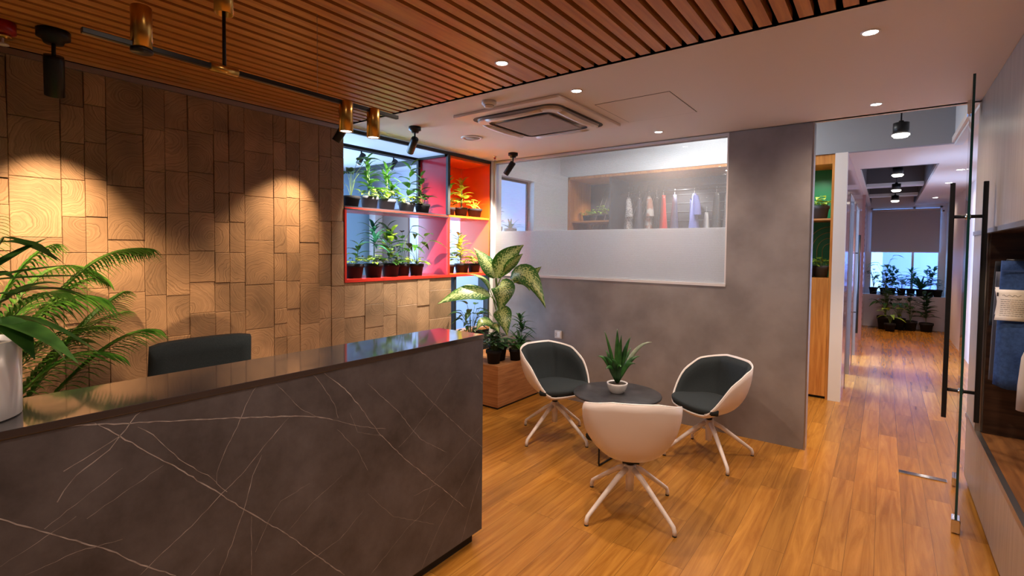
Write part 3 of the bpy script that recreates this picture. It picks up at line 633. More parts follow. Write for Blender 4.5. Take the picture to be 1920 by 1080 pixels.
t = thing('air_conditioner', 'square four-way cassette air conditioner in the plaster ceiling', 'air conditioner', (-2.245, 3.355, H))
ACP = pbr('ac_plastic', (0.74, 0.64, 0.58), 0.4)
def rrect(hx, hy, r, n=6):
    pts = []
    for cx_, cy_, a0 in ((hx - r, hy - r, 0), (-hx + r, hy - r, 90), (-hx + r, -hy + r, 180), (hx - r, -hy + r, 270)):
        for k in range(n + 1):
            a = math.radians(a0 + 90 * k / n); pts.append((cx_ + r * math.cos(a), cy_ + r * math.sin(a)))
    return pts
MB().box(-.48, .48, -.485, .485, -.022, 0).build('panel', ACP, t, bevel=.006)
mb = MB(); o1 = rrect(.40, .40, .10); i1 = rrect(.375, .375, .09)
mb.grid([[(x, y, -.0235) for x, y in o1], [(x, y, -.0235) for x, y in i1]], closed=True, smooth=False); mb.build('air_slot', DARKSLOT, t, solid=.002)
mb = MB(); r1 = rrect(.37, .37, .09); r2 = rrect(.36, .36, .085)
mb.grid([[(x, y, -.022) for x, y in r1], [(x, y, -.040) for x, y in r1], [(x, y, -.046) for x, y in r2], [(x * .84, y * .84, -.046) for x, y in r2]], closed=True, smooth=False)
mb.build('inner_frame', ACP, t)
for a in range(4):
    c_, s_ = math.cos(a * PI / 2), math.sin(a * PI / 2)
    rows = []
    for k in range(9):
        u = -.25 + .5 * k / 8; row = []
        for (w_, z_) in ((.315, -.050), (.345, -.062), (.385, -.052)):
            ww = w_ - (.012 if abs(u) > .22 and w_ > .36 else 0)
            row.append((c_ * ww - s_ * u, s_ * ww + c_ * u, z_ + .010 * (abs(u) / .25) ** 2))
        rows.append(row)
    m_ = MB(); m_.grid(rows); m_.build('louvre', ACP, t, solid=.006)
    m_ = MB(); pts = [(.388, -.23), (.402, -.23), (.402, .23), (.388, .23)]
    m_.face([m_.vert((c_ * w_ - s_ * u_, s_ * w_ + c_ * u_, -.026)) for w_, u_ in pts]); m_.build('louvre_gap', DARKSLOT, t, solid=.004)
MB().box(-.245, .245, -.245, .245, -.052, -.044).build('grille', GRILLE, t)
# ceiling access hatch: four thin grooves
t = thing('access_panel', 'flush square access panel in the plaster ceiling beside the air conditioner', 'ceiling panel', (-1.42, 3.53, H))
MB().box(-.265, .265, -.29, .29, -.002, 0).build('panel', WHITEPAINT, t)
mb = MB()
for a, b, c_, d_ in ((-.27, -.266, -.295, .295), (.266, .27, -.295, .295), (-.27, .27, -.295, -.291), (-.27, .27, .291, .295)): mb.box(a, b, c_, d_, -.001, 0)
mb.build('groove', DARKSLOT, t)

# ================================================================== RECEPTION COUNTER
XC = -1.735; CY1 = 2.075; HC = 1.14
t = thing('reception_counter', 'long dark veined stone reception counter with polished top', 'counter', (XC, CY1, 0))
def loc(mb_):  # shift world coordinates into the counter's frame
    mb_.v = [(x - XC, y - CY1, z) for x, y, z in mb_.v]; return mb_
mb = MB(); mb.box(XC - .04, XC, -2.2, CY1, .065, HC - .022).box(XC - .33, XC - .04, CY1 - .04, CY1, .065, HC - .022)
mb.mi = 1
for wd, pts in VEINS:
    hw = wd * .00062
    P2 = [Vector((y, z)) for y, z in pts]
    random.seed(int(abs(P2[0].x) * 9999))
    fine = []
    for a, b in zip(P2, P2[1:]):
        n_ = max(1, int((b - a).length / .018))
        for k in range(n_): fine.append(a.lerp(b, k / n_) + Vector((random.uniform(-.0018, .0018), random.uniform(-.0018, .0018))) * (0 if k == 0 else 1))
    fine.append(P2[-1])
    rows = []
    for k, p in enumerate(fine):
        tn = (fine[min(k + 1, len(fine) - 1)] - fine[max(k - 1, 0)]).normalized(); nn = Vector((-tn.y, tn.x))
        w_ = hw * (.55 + .7 * random.random()) * (1 if .04 < k / len(fine) < .96 else .4)
        row = [p + nn * w_, p - nn * w_]
        rows.append([(XC + .0005, min(q.x, CY1 - .001), min(max(q.y, .068), HC - .024)) for q in row])
    mb.grid(rows, smooth=False)
loc(mb).build('front_panel', [MARBLE, VEIN], t)
loc(box(XC - .335, XC + .004, -2.2, CY1 + .004, HC - .022, HC)).build('counter_top', STONETOP, t, bevel=.0015)
loc(box(XC - .30, XC - .035, -2.2, CY1 - .04, 0, .065)).build('plinth', BLACKMETAL, t)
loc(MB().box(XC - .335, XC - .04, -2.2, CY1 - .04, .065, HC - .022)).build('carcass', FRAMEBLACK, t)
loc(MB().box(XC - .85, XC - .335, -1.6, CY1 - .35, .72, .75).box(XC - .85, XC - .335, CY1 - .39, CY1 - .35, 0, .72)).build('work_surface', W_LIGHT, t)

# ================================================================== CHAIRS AND TABLE
def chair_P(a, v, k=1.0, dz=0.0):
    """a: angle from the back (radians), v: 0 bottom centre .. 1 rim"""
    s, c = math.sin(a), math.cos(a)
    D = .265 if c > 0 else .245
    W = .292
    px = W * math.copysign(abs(s) ** .78, s); py = -D * math.copysign(abs(c) ** .82, c)
    aa = abs(math.degrees(a)); q = min(1, max(0, (aa - 68) / 78)); q = q * q * (3 - 2 * q)
    h = .775 * (1 - q) + .412 * q - .055 * min(1, max(0, (aa - 20) / 60)) * (1 - q)
    r = math.sin(v * PI / 2) ** .82; g = 1 - math.cos(v * PI / 2)
    return Vector((px * r * k, py * r * k, .362 + (h - .362) * g + dz))
def make_chair():
    t = thing('tub_chair', 'x', 'chair')
    NA = 56; NV = 12
    angs = [-PI + 2 * PI * j / NA for j in range(NA)]
    mb = MB(); mb.grid([[chair_P(a, .06 + .94 * i / NV) for a in angs] for i in range(NV + 1)], closed=True)
    mb.face([j for j in range(NA)][::-1])
    mb.build('shell', SHELL, t, solid=.010, fix=True)
    rim = [chair_P(math.radians(-140 + 5 * k_), 1.0) for k_ in range(57)]
    mb = MB(); mb.tube(rim, .0052, 8); mb.build('rim', RIMWHITE, t)
    # back cushion with two upright seams
    mb = MB()
    for sgn in (1,):
        rows = []
        for i in range(9):
            v = .36 + .625 * i / 8; row = []
            for j in range(49):
                f_ = j / 48; deg_ = -152 + 304 * f_; a = math.radians(deg_)
                puff = .028 * (1 - (2 * f_ - 1) ** 8) * (1 - abs(2 * i / 8 - 1) ** 6) * (1 - .8 * math.exp(-((abs(deg_) - 30) / 4) ** 2))
                row.append(chair_P(a, v, .965 - puff / .28))
            rows.append(row)
        mb.grid(rows)
    mb.build('back_cushion', FABRIC, t, solid=.016)
    for sd in (-30, 30): MB().tube([chair_P(math.radians(sd), .42 + .54 * i / 8, .925) for i in range(9)], .0032, 6).build('seam', BLACKMETAL, t)
    # seat pad
    mb = MB(); prof = [(.0, .468), (.5, .472), (.86, .469), (.96, .462), (1.0, .450), (.99, .430), (.94, .416), (.0, .41)]
    rows = []
    for r_, z_ in prof:
        row = []
        for a in angs:
            s, c = math.sin(a), math.cos(a); q = chair_P(a, 1.0); g_ = min(1, max(.02, (z_ - .012 - .362) / (q.z - .362))); rr_ = math.sin(math.acos(1 - g_)) ** .82
            rr_ = min(rr_, .97) * .95 if q.z > .52 else 1.0 + .03 * max(0, -math.cos(a))
            row.append((q.x * rr_ * max(r_, .001), q.y * rr_ * max(r_, .001), z_))
        rows.append(row)
    mb.grid(rows, closed=True); mb.build('seat_cushion', FABRIC, t, fix=True)
    MB().box(-.05, .05, -.05, .05, .346, .364).lathe([(.028, .345), (.028, .32), (.024, .32), (.024, .30)], 16).build('swivel_plate', BLACKMETAL, t)
    MB().lathe([(0, .325), (.022, .325), (.022, .29), (.036, .288), (.036, .235), (.026, .22), (.024, .125), (0, .125)], 20).build('column', SHELL, t)
    for k in range(4):
        a = PI / 2 * k
        d = Vector((math.cos(a), math.sin(a), 0))
        pts = [d * .02 + Vector((0, 0, .268)), d * .10 + Vector((0, 0, .225)), d * .315 + Vector((0, 0, .068)), d * .338 + Vector((0, 0, .050)), d * .346 + Vector((0, 0, .030)), d * .347 + Vector((0, 0, .006))]
        lg = MB().tube(pts, [.019, .017, .0125, .0125, .012, .012], 12).build('leg', SHELL, t)
        MB().lathe([(0, 0), (.0125, 0), (.0125, .007), (0, .007)], 12, c=d * .347).build('glide', BLACKMETAL, lg)
    return t
def place_chair(t, x, y, face, legang, label, drop=0.0):
    """face: direction the sitter looks; legs are turned separately on the swivel"""
    rz = math.atan2(face[1], face[0]) - PI / 2
    t.location = (x, y, 0); t.rotation_euler = (0, 0, rz); t['label'] = label; t['group'] = 'tub chairs around the coffee table'
    for ch in t.children:
        if ch.name.startswith('leg'): ch.rotation_euler = (0, 0, math.radians(legang) - rz)
        elif not ch.name.startswith('column'): ch.location.z = -drop      # seat height set on the gas lift
ch0 = make_chair()
ch1 = dup(ch0, (0, 0, 0), 0); ch2 = dup(ch0, (0, 0, 0), 0)
place_chair(ch0, -1.225, 2.885, (-.48, .877), -21, 'white shell tub chair with its back to the camera in front of the coffee table', .04)
place_chair(ch1, -2.245, 3.652, (.95, -.31), -9, 'white shell tub chair with charcoal padding beside the wooden planter box')
place_chair(ch2, -1.068, 4.04, (-.62, -.78), 37, 'white shell tub chair with charcoal padding close to the end of the grey wall', .015)

TX, TY = -1.635, 3.575
t = thing('coffee_table', 'low round black coffee table on thin wire legs', 'table', (TX, TY, 0))
MB().lathe([(0, .502), (.325, .502), (.334, .498), (.335, .494), (.334, .488), (.325, .484), (0, .484)], 56).build('tabletop', TABLETOP, t)
for k in range(3):
    a = math.radians(265 + 120 * k); d = Vector((math.cos(a), math.sin(a), 0)); p = Vector((-d.y, d.x, 0))
    m_ = MB().tube([d * .24 + Vector((0, 0, .484)), d * .25 + Vector((0, 0, .02)), d * .245 + Vector((0, 0, .009)), d * .22 + Vector((0, 0, .007)), Vector((0, 0, .007)) + d * .01], .007, 8)
    m_.build('leg', BLACKMETAL, t)
MB().lathe([(0, 0), (.02, 0), (.02, .016), (0, .016)], 12).build('hub', BLACKMETAL, t)

# office chair behind the counter
t = thing('office_chair', 'black office chair whose upper back shows above the reception counter', 'chair', (-2.72, 1.08, 0), math.radians(0))
rows = []
for i in range(9):
    z = .60 + .54 * i / 8; row = []
    for j in range(11):
        u = -1 + 2 * j / 10
        hw_ = .228 - .006 * (i / 8) ** 3
        zz = z - (.010 * abs(u) ** 8 if i == 8 else 0)
        row.append((-.03 - .05 * (1 - (i / 8)) + .045 * u * u, hw_ * u, zz))
    rows.append(row)
m_ = MB(); m_.grid(rows); m_.build('backrest', FABRIC, t, solid=.055, bevel=.012)
MB().box(-.02, .46, -.24, .24, .44, .52).build('seat', FABRIC, t, bevel=.03)
MB().tube([(.2, 0, .44), (.2, 0, .09)], .025).tube([(-.05, 0, .62), (-.06, 0, .46), (.15, 0, .43)], .018).build('stem', BLACKMETAL, t)
for k in range(5):
    a = 2 * PI * k / 5; d = Vector((math.cos(a), math.sin(a), 0))
    lg = MB().tube([Vector((.2, 0, .11)) + d * .02, Vector((.2, 0, .075)) + d * .29], [.02, .014], 8).build('leg', BLACKMETAL, t)
    MB().tube([Vector((.2, 0, .032)) + d * .29 + Vector((-d.y, d.x, 0)) * .022, Vector((.2, 0, .032)) + d * .29 - Vector((-d.y, d.x, 0)) * .022], .032, 14).build('caster', POTBLACK, lg)

# wall socket
t = thing('wall_socket', 'square white wall socket on the grey plaster wall beside the planter', 'socket', (-2.816, YG, .687))
MB().box(-.043, .043, -.009, 0, -.043, .043).build('plate', SOCKET, t, bevel=.003)
MB().box(-.008, .030, -.013, -.008, -.030, .030).build('switch_key', RIMWHITE, t, bevel=.002)
MB().box(-.028, -.024, -.0105, -.0085, .006, .014).box(-.028, -.024, -.0105, -.0085, -.014, -.006).box(-.020, -.016, -.0105, -.0085, -.003, .003).build('pin_holes', DARKSLOT, t)

# ================================================================== SHELF WITH COLOURED CELLS
t = thing('display_shelf', 'red and orange box shelf unit built into the block wall', 'shelf', (XW, 2.60, 1.30))
def L(mb_): mb_.v = [(x - XW, y - 2.60, z - 1.30) for x, y, z in mb_.v]; return mb_
XB = -4.20; YD = 3.885; ZM = 1.965; ZB = 1.325
L(MB().box(XB, XW + .012, 2.60, 4.585, ZB - .025, ZB)).build('bottom_board', RED, t)
L(MB().box(XB, XW + .002, 2.603, YD, ZM - .012, ZM)).build('shelf_board', pbr('shelf_top_dark', (.05, .03, .035), .5), t)
L(MB().box(XB, XW + .006, 2.603, YD, ZM - .024, ZM - .012)).build('shelf_edge', RED, t)
L(MB().box(XB, XW + .007, YD, 4.565, ZM - .022, ZM)).build('shelf_board', ORANGE, t)
L(MB().box(XB, XW + .004, YD - .008, YD + .008, ZB, 2.60)).build('divider', CRIMSON, t)
L(MB().box(XB, XW + .004, 4.563, 4.583, ZB, 2.60)).build('side_panel', ORANGE, t)
L(MB().box(XB + .10, XW - .004, YD + .009, 4.562, ZB + .001, ZB + .006)).build('orange_base', ORANGE, t)
L(MB().box(XB + .03, XW - .01, YD + .01, 4.56, 2.575, 2.60)).build('orange_top', ORANGE, t)
L(MB().box(XB, XB + .012, YD + .17, 4.56, ZM + .001, 2.60)).build('orange_back', ORANGE, t)
m_ = MB()
m_.box(XW - .02, XW + .012, 2.600, 4.585, 2.60, 2.63).box(XW - .02, XW + .010, YD - .020, YD + .016, ZM, 2.60)
m_.box(XB, XB + .03, 2.60, YD, 2.57, 2.60).box(XB, XB + .03, YD - .04, YD - .008, ZM, 2.60).box(XB, XW - .02, YD - .04, YD - .008, 2.58, 2.60)
m_.box(XW - .01, XW + .014, 2.60, YD, ZM - .032, ZM - .022).box(XW - .02, XW + .009, 4.575, 4.588, ZB - .03, 2.60)
L(m_).build('black_frame', FRAMEBLACK, t)
L(MB().box(XW - .01, XW + .013, 2.600, 2.618, ZB, ZM - .03)).build('red_edge', RED, t)
L(MB().box(XW - .012, XW + .011, YD - .018, YD + .014, ZB - .02, ZM - .022)).build('red_edge', RED, t)

# ================================================================== PLANTS
def leaf(mb, b, d, L_, W_, droop=.3, n=5, fold=.3, prof=0, roll_=0.0):
    b = Vector(b); d = Vector(d).normalized()
    side = d.cross(Vector((0, 0, 1)))
    if side.length < .15: side = Vector((random.uniform(-1, 1), random.uniform(-1, 1), 0))
    side.normalize()
    if roll_: side = Matrix.Rotation(roll_, 3, d) @ side
    rows = []; uvs_ = []
    for i in range(n + 1):
        t_ = i / n; p = b + d * L_ * t_ + Vector((0, 0, -1)) * droop * L_ * t_ * t_
        tan = (d * L_ + Vector((0, 0, -2)) * droop * L_ * t_).normalized(); nr = side.cross(tan).normalized()
        if prof == 0: wv = math.sin(PI * min(1, t_ * .96 + .04) ** .8) * 1.0
        elif prof == 1: wv = min(1, t_ * 6 + .3) * (1 - t_ ** 2.2)
        else: wv = math.sin(PI * min(1, t_ * .93 + .07) ** .62)
        wv = max(wv, .03) * W_ / 2
        rows.append([p - side * wv + nr * fold * wv, p, p + side * wv + nr * fold * wv]); uvs_.append([(t_, -1), (t_, 0), (t_, 1)])
    mb.grid(rows, uvs=uvs_)
def curve_leaf(mb, pts, W_, face, n=12, fold=.18, wavy=.0):
    """leaf along a quadratic through three points, its blade turned toward `face`"""
    a, m_, c = (Vector(p) for p in pts); b = m_ * 2 - (a + c) / 2; face = Vector(face)
    rows = []; uvs_ = []
    for i in range(n + 1):
        t_ = i / n; p = a * (1 - t_) ** 2 + b * 2 * t_ * (1 - t_) + c * t_ * t_
        tan = ((b - a) * (1 - t_) + (c - b) * t_).normalized(); side = tan.cross(face).normalized(); nr = side.cross(tan)
        wv = max(.02, math.sin(PI * min(1, t_ * .96 + .04) ** .78)) * W_ / 2
        row = []; ur = []
        for u in (-1, -.5, 0, .5, 1):
            row.append(p + side * wv * u - nr * fold * wv * abs(u) + nr * wavy * math.sin(9 * t_ + 3 * u) * abs(u)); ur.append((t_, u))
        rows.append(row); uvs_.append(ur)
    mb.grid(rows, uvs=uvs_)
def pot_mesh(r, h, style=0):
    if style == 0: return MB().lathe([(0, .002), (r * .72, .002), (r * .74, 0), (r * .90, h * .74), (r * .99, h * .75), (r, h), (r * .93, h), (r * .90, h * .9), (0, h * .9)], 24)
    return MB().lathe([(0, .002), (r * .96, .002), (r * .985, .004), (r, h), (r * .95, h), (r * .94, h * .93), (0, h * .93)], 40)
def foliage(layers, seed, z0):
    """layers: (material index, kind, height, spread, count)"""
    random.seed(seed); fm = MB(); st = MB()
    for mi, kind, hh, sp, cnt in layers:
        fm.mi = mi
        if kind == 'low':
            cnt = int(cnt * 1.4)
            for k in range(cnt):
                a = random.uniform(0, 2 * PI); rr = sp * random.random() ** .6 * .75
                b = Vector((rr * .35 * math.cos(a), rr * .35 * math.sin(a), z0)); e = Vector((rr * math.cos(a), rr * math.sin(a), z0 + hh * random.uniform(.3, 1) * (1.1 - rr / sp * .5)))
                st.tube([b, e], .0012, 4, cap=False)
                leaf(fm, e, (math.cos(a), math.sin(a), random.uniform(-.1, .6)), sp * random.uniform(.38, .6), sp * random.uniform(.28, .42), .35, 4, .2, 2)
        elif kind == 'bushy':
            ns = max(1, cnt // 9)
            for s_ in range(ns):
                a = random.uniform(0, 2 * PI); lean = sp * random.uniform(.0, .35); top = Vector((lean * math.cos(a), lean * math.sin(a), z0 + hh * random.uniform(.78, 1)))
                b = Vector((.012 * math.cos(a), .012 * math.sin(a), z0)); st.tube([b, b.lerp(top, .5) + Vector((0, 0, .01)), top], .0028, 5, cap=False)
                for k in range(9):
                    f_ = .22 + .78 * k / 8; p = b.lerp(top, f_); aa = k * 2.4 + random.uniform(-.4, .4) + s_
                    ll = sp * (1.1 - .4 * f_) * random.uniform(.8, 1.1)
                    leaf(fm, p, (math.cos(aa), math.sin(aa), .35 + .9 * f_ * f_), ll, ll * .36, .35, 5, .3, 0)
        elif kind == 'strap':
            for k in range(cnt):
                aa = k * 2.4 + random.uniform(-.3, .3); el = random.uniform(.5, 2.2)
                leaf(fm, (0, 0, z0), (math.cos(aa), math.sin(aa), el), (sp * .5 + hh * .5) * random.uniform(.8, 1.1), sp * .13, random.uniform(.25, .6), 7, .35, 1)
        elif kind == 'cane':
            ns = max(1, cnt // 12)
            for s_ in range(ns):
                a = random.uniform(0, 2 * PI); lean = sp * .3 * (s_ / max(1, ns - 1) if ns > 1 else .1)
                top = Vector((lean * math.cos(a), lean * math.sin(a), z0 + hh * (.72 - .22 * s_)))
                b = Vector((.01 * math.cos(a), .01 * math.sin(a), z0)); st.tube([b, b.lerp(top, .5), top], .004, 6, cap=False)
                for k in range(12):
                    aa = k * 2.4; el = .15 + 1.6 * (k / 11); p = b.lerp(top, .72 + .28 * k / 11)
                    ll = sp * random.uniform(.75, 1.0)
                    leaf(fm, p, (math.cos(aa), math.sin(aa), el), ll, ll * .17, .45, 6, .3, 1)
        elif kind == 'broad':
            for k in range(cnt):
                aa = k * 2.4 + random.uniform(-.3, .3); rr = sp * random.uniform(.25, .6); hz = hh * random.uniform(.35, 1)
                e = Vector((rr * math.cos(aa), rr * math.sin(aa), z0 + hz)); st.tube([(0, 0, z0), Vector((rr * .4 * math.cos(aa), rr * .4 * math.sin(aa), z0 + hz * .7)), e], .0022, 5, cap=False)
                ll = sp * random.uniform(.55, .8)
                leaf(fm, e, (math.cos(aa), math.sin(aa), random.uniform(-.1, .8)), ll, ll * .42, .5, 6, .22, 2)
    return fm, st
def plant(label, loc, r, h, layers, mats, seed, potm=None, cat='potted plant', group=None, style=0, name='potted_plant', saucer=False, rotz=0):
    t = thing(name, label, cat, loc, rotz, group)
    p = pot_mesh(r, h, style).build('pot', potm or POTBLACK, t)
    m_ = MB(); m_.lathe([(0, h * .93 + .004), (r * .88, h * .92), (r * .90, h * .90)], 16).build('soil', SOIL, t)
    fm, st = foliage(layers, seed, h * .9)
    if saucer: MB().lathe([(0, -.0), (r * .95, 0), (r * 1.1, .012), (r * 1.07, .012), (r * .9, .004), (0, .004)], 24).build('saucer', potm or POTBLACK, t)
    fm.build('foliage', mats, t)
    if st.v: st.build('stems', STEM, t)
    return t
G1 = 'potted plants in the red and orange shelf'
# upper red cell
zU = ZM; xp = -3.90
plant('dark potted plant at the left edge of the upper red cell', (xp, 2.78, zU), 0.084, .105, [(0, 'broad', .34, 0.240, 7)], [L_DARK], 11, POTBLACK, group=G1)
plant('tall bushy green plant in a grey pot, left part of the upper red cell', (xp, 2.985, zU), 0.087, .12, [(0, 'bushy', .40, 0.180, 27), (1, 'low', .09, 0.132, 12)], [L_MID, L_LIME], 12, POTGREY, group=G1)
plant('lime plant with tall feathery stem, brightest grey pot of the upper red cell', (xp, 3.19, zU), 0.090, .11, [(1, 'cane', .42, 0.228, 36), (0, 'low', .13, 0.180, 26)], [L_LIME, L_MID], 13, POTGREY, group=G1)
plant('small lime plant with one thin upright stem, fourth pot of the upper red cell', (xp, 3.44, zU), 0.090, .10, [(0, 'low', .08, 0.168, 22), (1, 'bushy', .42, 0.240, 9)], [L_LIME, L_MID], 14, POTGREY, group=G1)
plant('nearly bare small plant in a black pot against the crimson divider', (xp, 3.655, zU), 0.083, .10, [(0, 'low', .13, 0.132, 9), (1, 'bushy', .38, 0.192, 9)], [L_DARK, L_MID], 15, POTBLACK, group=G1)
# lower red cell
zL = ZB
plant('dark leggy potted plant at the left end of the lower red cell', (xp, 2.815, zL), 0.092, .13, [(0, 'low', .07, 0.120, 14), (1, 'bushy', .22, 0.180, 9)], [L_LIME, L_DARK], 21, group=G1)
plant('tall spiky dracaena in the second black pot from the left of the lower red cell', (xp, 3.03, zL), 0.092, .13, [(0, 'cane', .50, 0.240, 24), (1, 'low', .10, 0.156, 18)], [L_TEAL, L_LIME], 22, group=G1)
plant('yellow green crinkled plant in the middle black pot of the lower red cell', (xp, 3.235, zL), 0.094, .13, [(0, 'bushy', .33, 0.204, 18), (1, 'low', .09, 0.168, 20), (2, 'bushy', .46, 0.240, 9)], [L_LIME, L_MID, L_DARK], 23, group=G1)
plant('glossy round leaved plant behind the others in the lower red cell', (xp - .03, 3.415, zL), 0.078, .12, [(0, 'broad', .40, 0.216, 11), (1, 'low', .08, 0.144, 14)], [L_DARK, L_LIME], 24, group=G1)
plant('bright green plant with drooping leaves in the last black pot of the lower red cell', (xp + .02, 3.555, zL), 0.078, .12, [(0, 'broad', .33, 0.252, 8), (1, 'low', .08, 0.144, 14)], [L_MID, L_LIME], 25, group=G1)
# orange cells
plant('small black potted plant with green leaves at the left of the upper orange cell', (xp - .05, 4.10, zU), 0.076, .10, [(0, 'bushy', .34, 0.180, 18)], [L_LIME], 31, group=G1)
plant('golden yellow leaved plant in the middle of the upper orange cell', (xp, 4.25, zU), 0.081, .105, [(0, 'bushy', .36, 0.168, 27), (1, 'low', .13, 0.192, 14)], [L_YEL, L_LIME], 32, group=G1)
plant('nearly leafless potted plant at the right of the upper orange cell', (xp + .04, 4.44, zU), 0.090, .105, [(0, 'strap', .26, .16, 7)], [L_YEL], 33, group=G1)
plant('pale striped leaved plant at the left of the lower orange cell', (xp - .05, 4.10, zL), 0.076, .10, [(0, 'bushy', .36, 0.168, 18)], [L_LIME], 34, group=G1)
plant('golden variegated plant in the middle of the lower orange cell', (xp, 4.27, zL), 0.087, .11, [(0, 'bushy', .34, 0.180, 27), (1, 'low', .16, 0.204, 18)], [L_YEL, L_LIME], 35, group=G1)
plant('small potted plant at the right of the lower orange cell behind the broad pale leaf', (xp + .03, 4.45, zL), 0.078, .11, [(0, 'low', .06, 0.120, 9)], [L_MID], 36, group=G1)

# planter box and its plants
t = thing('planter_box', 'wooden box plinth in the corner carrying the large plants', 'planter', (-3.40, 4.20, 0))
MB().box(-.325, .35, -.32, .415, .02, .435).build('box', W_PLANTER, t, bevel=.003)
MB().box(-.31, .335, -.305, .40, 0, .02).build('plinth', BLACKMETAL, t)
t = thing('dumb_cane', 'large dumb cane with broad mottled cream and green leaves in a black pot', 'potted plant', (-3.26, 4.14, .435))
def LL(m__): m__.v = [(x + 3.26, y - 4.14, z - .435) for x, y, z in m__.v]; return m__
pot_mesh(.105, .17).build('pot', POTBLACK, t)
MB().lathe([(0, .158), (.092, .156), (.094, .15)], 16).build('soil', SOIL, t)
LL(MB().tube([(-3.26, 4.14, .58), (-3.272, 4.165, .85), (-3.30, 4.175, 1.1), (-3.319, 4.173, 1.295)], [.016, .015, .013, .011], 10)).build('stems', STEM, t)
FC = (.55, -.75, .25)
fm = MB(); st = MB()
def dl(pts, W_, face=FC, pet=None, **k):
    curve_leaf(fm, pts, W_, face, **k)
    if pet: st.tube([pet, Vector(pet).lerp(Vector(pts[0]), .5) + Vector((0, 0, .02)), pts[0]], [.006, .005, .004], 6)
dl([(-3.324, 4.17, 1.30), (-3.372, 4.09, 1.462), (-3.487, 4.0, 1.615)], .20, (.5, -.5, .75), (-3.31, 4.17, 1.15))
dl([(-3.315, 4.177, 1.30), (-3.215, 4.213, 1.500), (-3.046, 4.293, 1.650)], .235, (.6, -.8, .05), (-3.31, 4.17, 1.18))
dl([(-3.23, 4.20, 1.36), (-3.13, 4.24, 1.47), (-3.06, 4.30, 1.56)], .13, (.4, -.5, -.7), (-3.31, 4.17, 1.18))
dl([(-3.352, 4.12, 1.105), (-3.444, 3.888, 1.165), (-3.584, 3.566, 1.049)], .215, (.55, -.45, .7), (-3.30, 4.17, 1.0), wavy=.006)
dl([(-3.37, 4.13, 1.18), (-3.434, 4.089, 1.302), (-3.60, 4.021, 1.335)], .10, (.1, -.2, .97), (-3.31, 4.17, .95))
dl([(-3.10, 4.16, 1.285), (-2.90, 4.15, 1.355), (-2.672, 4.15, 1.03)], .225, (.45, -.75, .5), (-3.31, 4.17, 1.15), wavy=.006)
dl([(-2.99, 4.20, 1.300), (-2.92, 4.24, 1.345), (-2.82, 4.29, 1.43)], .13, (.3, -.9, .2), (-3.31, 4.17, 1.12))
dl([(-3.12, 4.22, 1.27), (-3.0, 4.24, 1.285), (-2.90, 4.20, 1.18)], .13, (.3, -.6, .7), (-3.31, 4.17, 1.1))
dl([(-3.22, 4.13, 1.255), (-3.135, 4.06, 1.18), (-3.150, 4.02, .955)], .25, (.6, -.78, .1), (-3.31, 4.17, 1.2), fold=.1)
dl([(-3.22, 4.10, 1.0), (-3.10, 4.02, .930), (-3.03, 4.0, .730)], .19, (.6, -.75, .25), (-3.30, 4.17, .95), fold=.12)
dl([(-3.27, 4.09, .80), (-3.292, 3.945, .865), (-3.31, 3.85, .775)], .12, (.4, -.6, .6), (-3.28, 4.16, .70))
dl([(-3.26, 4.08, .76), (-3.181, 3.99, .839), (-3.08, 3.93, .765)], .12, (.4, -.6, .6), (-3.28, 4.16, .68))
LL(fm).build('foliage', L_VAR, t); LL(st).build('leaf_stalks', L_LIME, t)
plant('dark palm like plant with narrow arching leaves right of the dumb cane', (-3.13, 4.36, .435), .095, .15, [(0, 'strap', .52, .20, 18), (0, 'cane', .40, .22, 24)], [L_DARK], 41, cat='potted plant', saucer=False)
plant('small dark round leaved plant behind the counter end, left of the dumb cane', (-3.50, 3.99, .435), .095, .16, [(0, 'broad', .46, .22, 26)], [L_DARK], 42)
plant('low dark leafy plant at the front edge of the planter box', (-3.105, 4.245, .435), .07, .12, [(0, 'low', .14, .15, 34)], [L_MID], 43)
plant('low creeping plant in a black pot at the near corner of the planter box', (-3.19, 3.985, .435), .082, .14, [(0, 'low', .20, .17, 40), (0, 'bushy', .2, .16, 18)], [L_DARK], 44)

# plant on the coffee table
t = thing('succulent', 'spiky green aloe in a small white bowl on the coffee table', 'potted plant', (TX, TY, .502))
MB().lathe([(0, .001), (.048, .001), (.052, .004), (.070, .035), (.078, .066), (.080, .078), (.075, .080), (.071, .07), (0, .066)], 36).build('bowl', CERAMIC, t)
MB().lathe([(0, .072), (.070, .071), (.071, .066)], 20).build('soil', SOIL, t)
fm = MB(); C0 = Vector((TX, TY, .57))
for tip, W_, lift in (((-1.724, 3.517, .985), .030, .0), ((-1.640, 3.57, 1.000), .050, .0), ((-1.60, 3.56, .955), .045, .0), ((-1.555, 3.63, .940), .044, .02), ((-1.427, 3.734, .895), .040, .06),
                      ((-1.758, 3.483, .785), .046, .03), ((-1.69, 3.44, .80), .05, .02), ((-1.490, 3.66, .790), .046, .03), ((-1.50, 3.60, .74), .042, .03), ((-1.62, 3.45, .78), .062, .02), ((-1.66, 3.42, .71), .055, .03),
                      ((-1.70, 3.68, .86), .045, .0), ((-1.58, 3.70, .84), .045, .0), ((-1.74, 3.58, .82), .045, .0), ((-1.56, 3.47, .73), .045, .03)):
    tip = Vector(tip); a = C0 + (tip - C0) * .04; m__ = C0.lerp(tip, .5) + Vector((0, 0, .03 + lift)) * 1.0
    fm.mi = 1 if tip.x > -1.45 else 0
    curve_leaf(fm, [a, m__, tip], W_ * .85, (.35, -.75, .55), n=8, fold=.25)
fm.v = [(x - TX, y - TY, z - .502) for x, y, z in fm.v]
fm.build('foliage', [L_SNAKE, leafmat('pale_leaf', (.25, .32, .22), (.45, .50, .38))], t, solid=.004)

